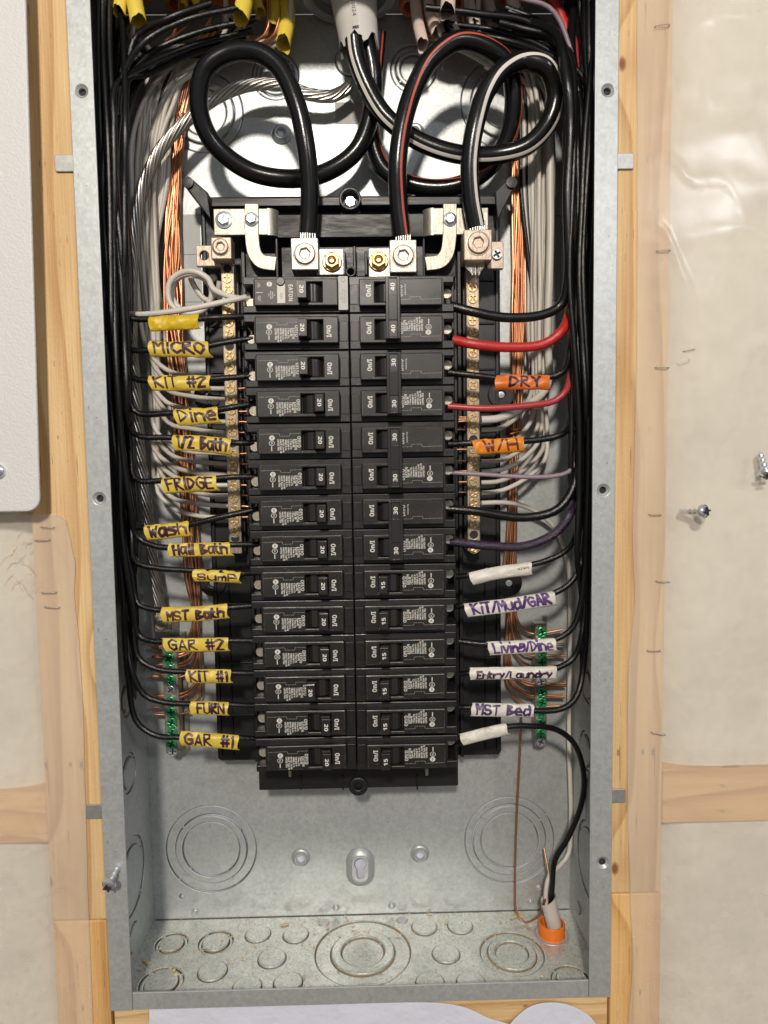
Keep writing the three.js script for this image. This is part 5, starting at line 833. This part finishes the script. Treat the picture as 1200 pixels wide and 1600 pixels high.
for (let i = 0; i < 26; i++) {
  const x0 = [655, 676, 700, 728, 742, 805][i % 6] + rr(-10, 10), z = -2.2 - rr(0, 1.0), sag = rr(0, 24), e = 812 + rr(0, 50);
  tangle(i + 1, false, [[x0, rr(-15, 45), z], [x0 + rr(2, 14), 44 + sag * 0.6, z - 0.1], [x0 + (e - x0) * rr(0.4, 0.65), 66 + sag, -2.9 - rr(0, 0.4)], [x0 + (e - x0) * 0.9 - 3, 106 + sag, -3.1 - rr(0, 0.3)], ...((i + 1) % 3 === 1 ? [[800 + rr(0, 12), 190, -3.4], [802 + rr(0, 14), 300, -3.45], [801 + rr(0, 18), 450, -3.5], [801 + rr(0, 14), 598, -3.5]] : [[e, 170 + rr(0, 30), -3.2], [e + 1, 300, -3.3], [828 + (e - 812) * 0.55, 450, -3.4], [830 + (e - 812) * 0.45, 598, -3.4]])]);
}
// ------------------------------------------------------------ bottom right cable
{
  tag(obj('orange_bushing', lathe([[0.36, 0.0], [0.36, 0.38], [0.375, 0.40], [0.40, 0.40], [0.42, 0.37], [0.43, 0.0]], bushC, 'y', 40), M.orange), 'short bright orange plastic bushing in the floor of the box', 'bushing');
  const a = at(866, 1455, -2.75), P = [at(870, 1475, -2.75), at(866, 1450, -2.75), at(861, 1425, -2.75), at(856, 1404, -2.72)], g = sweep(P, 0.26, { m: 18, n: 14, open: true, flat: 0.95 }), gi = sweep(P, 0.235, { m: 18, n: 14, open: true }); for (const q of [g, gi]) { const p = q.attributes.position; for (let i = 0; i < p.count; i++) { const j = i % 19, row = (i - j) / 19; if (row > 12) p.setY(i, p.getY(i) + 0.10 * Math.cos(j / 18 * Math.PI * 2 - 1.6)); } }
  tag(obj('jacket_end', [g, gi], M.jacket), 'white cable jacket standing in the orange bushing', 'cable jacket');
  // sawdust and chips on the floor of the box
  const geos = []; for (let i = 0; i < 1100; i++) { const cl = [[-3.5, 1.2], [-1.2, 1.0], [1.8, 0.6], [4.6, 0.9], [-5.6, 2.2]][i % 5], x = i % 2 ? rr(-6.7, 6.7) : Math.max(-6.8, Math.min(6.8, cl[0] + (rnd() + rnd() - 1) * 1.6)), z = -D + 0.08 + (i % 2 ? Math.pow(rnd(), 1.6) * 3.5 : Math.max(0, Math.min(3.5, cl[1] + (rnd() + rnd() - 1) * 1.1))), s = rr(0.008, 0.03) * (rnd() > 0.93 ? 2.4 : 1); geos.push(new THREE.TetrahedronGeometry(s).scale(rr(0.6, 2), 0.5, rr(0.6, 1.6)).rotateY(rr(0, 6)).translate(x, SH + s * 0.3 + 0.022, z)); }
  tag(obj('sawdust', geos, M.shaving), 'fine sawdust and chips scattered on the floor of the box', null, null, 'stuff');
  [[803, 1434], [815, 1431], [228, 1504], [445, 1446]].forEach(([x, y], i) => { const c = flr(x, y); tag(obj('wood_chip', box(c.x - 0.14, c.x + 0.14, SH + 0.02, SH + 0.06, c.z - 0.05, c.z + 0.05, 0.015).translate(-c.x, 0, -c.z).rotateY(0.4 + i).translate(c.x, 0, c.z), M.shaving), ['larger pale wood chip beside the orange bushing', 'smaller pale wood chip beside the orange bushing', 'wood chip in the left front corner of the floor', 'wood chip at the back seam left of the middle'][i], 'wood chip'); });
}
// paper labels on the back wall
{
  const lab = (x0, y0, x1, y1, tex, label) => { const a = at(x0, y1, -D), b = at(x1, y0, -D); const t = thing('paper_label', label, 'label', V((a.x + b.x) / 2, a.y, -D)); const g = new THREE.PlaneGeometry(b.x - a.x, b.y - a.y).translate((a.x + b.x) / 2, (a.y + b.y) / 2, -D + 0.010); obj('printed_sheet', [g, box(a.x, b.x, a.y, b.y, -D + 0.003, -D + 0.008, 0)], mat(tex, { roughness: 0.55 }), t); };
  const small = (x, X, Y, n, wd) => { for (let i = 0; i < n; i++) { x.fillRect(X + i * 7, Y, 2.4, wd * (0.6 + 0.4 * Math.abs(Math.sin(i * 3.7)))); } };
  lab(237, 335, 312, 510, canvasTex(256, 640, (x, w, h) => { x.fillStyle = '#b9bcbb'; x.fillRect(0, 0, w, h); x.fillStyle = '#9c1c1a'; x.fillRect(0, 0, 26, 500); x.fillStyle = '#4a4c4e'; small(x, 36, 12, 12, 200); small(x, 36, 240, 12, 230); x.fillRect(26, 228, w - 26, 3); x.fillRect(0, 500, w, 3); }), 'white label with a red edge stripe behind the left copper bundle');
  lab(815, 337, 876, 470, canvasTex(256, 560, (x, w, h) => { x.fillStyle = '#b4b6b6'; x.fillRect(0, 0, w, h); x.strokeStyle = '#333'; x.lineWidth = 3; x.strokeRect(2, 2, w - 4, h - 4); x.fillStyle = '#222'; x.textAlign = 'left'; x.textBaseline = 'middle'; x.save(); x.translate(40, 540); x.rotate(-Math.PI / 2); x.fillRect(0, -26, 200, 46); x.fillStyle = '#d8d8d8'; x.font = 'bold 34px sans-serif'; x.fillText('EATON', 40, 0); x.fillStyle = '#222'; x.font = 'bold 26px sans-serif'; x.fillText('LOADCENTER', 220, 0); x.restore(); x.save(); x.translate(110, 540); x.rotate(-Math.PI / 2); x.fillRect(0, -24, 120, 44); x.font = 'bold 24px sans-serif'; x.fillText('SUITABLE ONLY', 140, 0); x.fillText('TYPE 1 INDOOR', 220, 50); x.fillText('SINGLE PHASE', 330, 100); x.restore(); }), 'pale printed label behind the right white wires');
}
renderer.render(scene, camera);
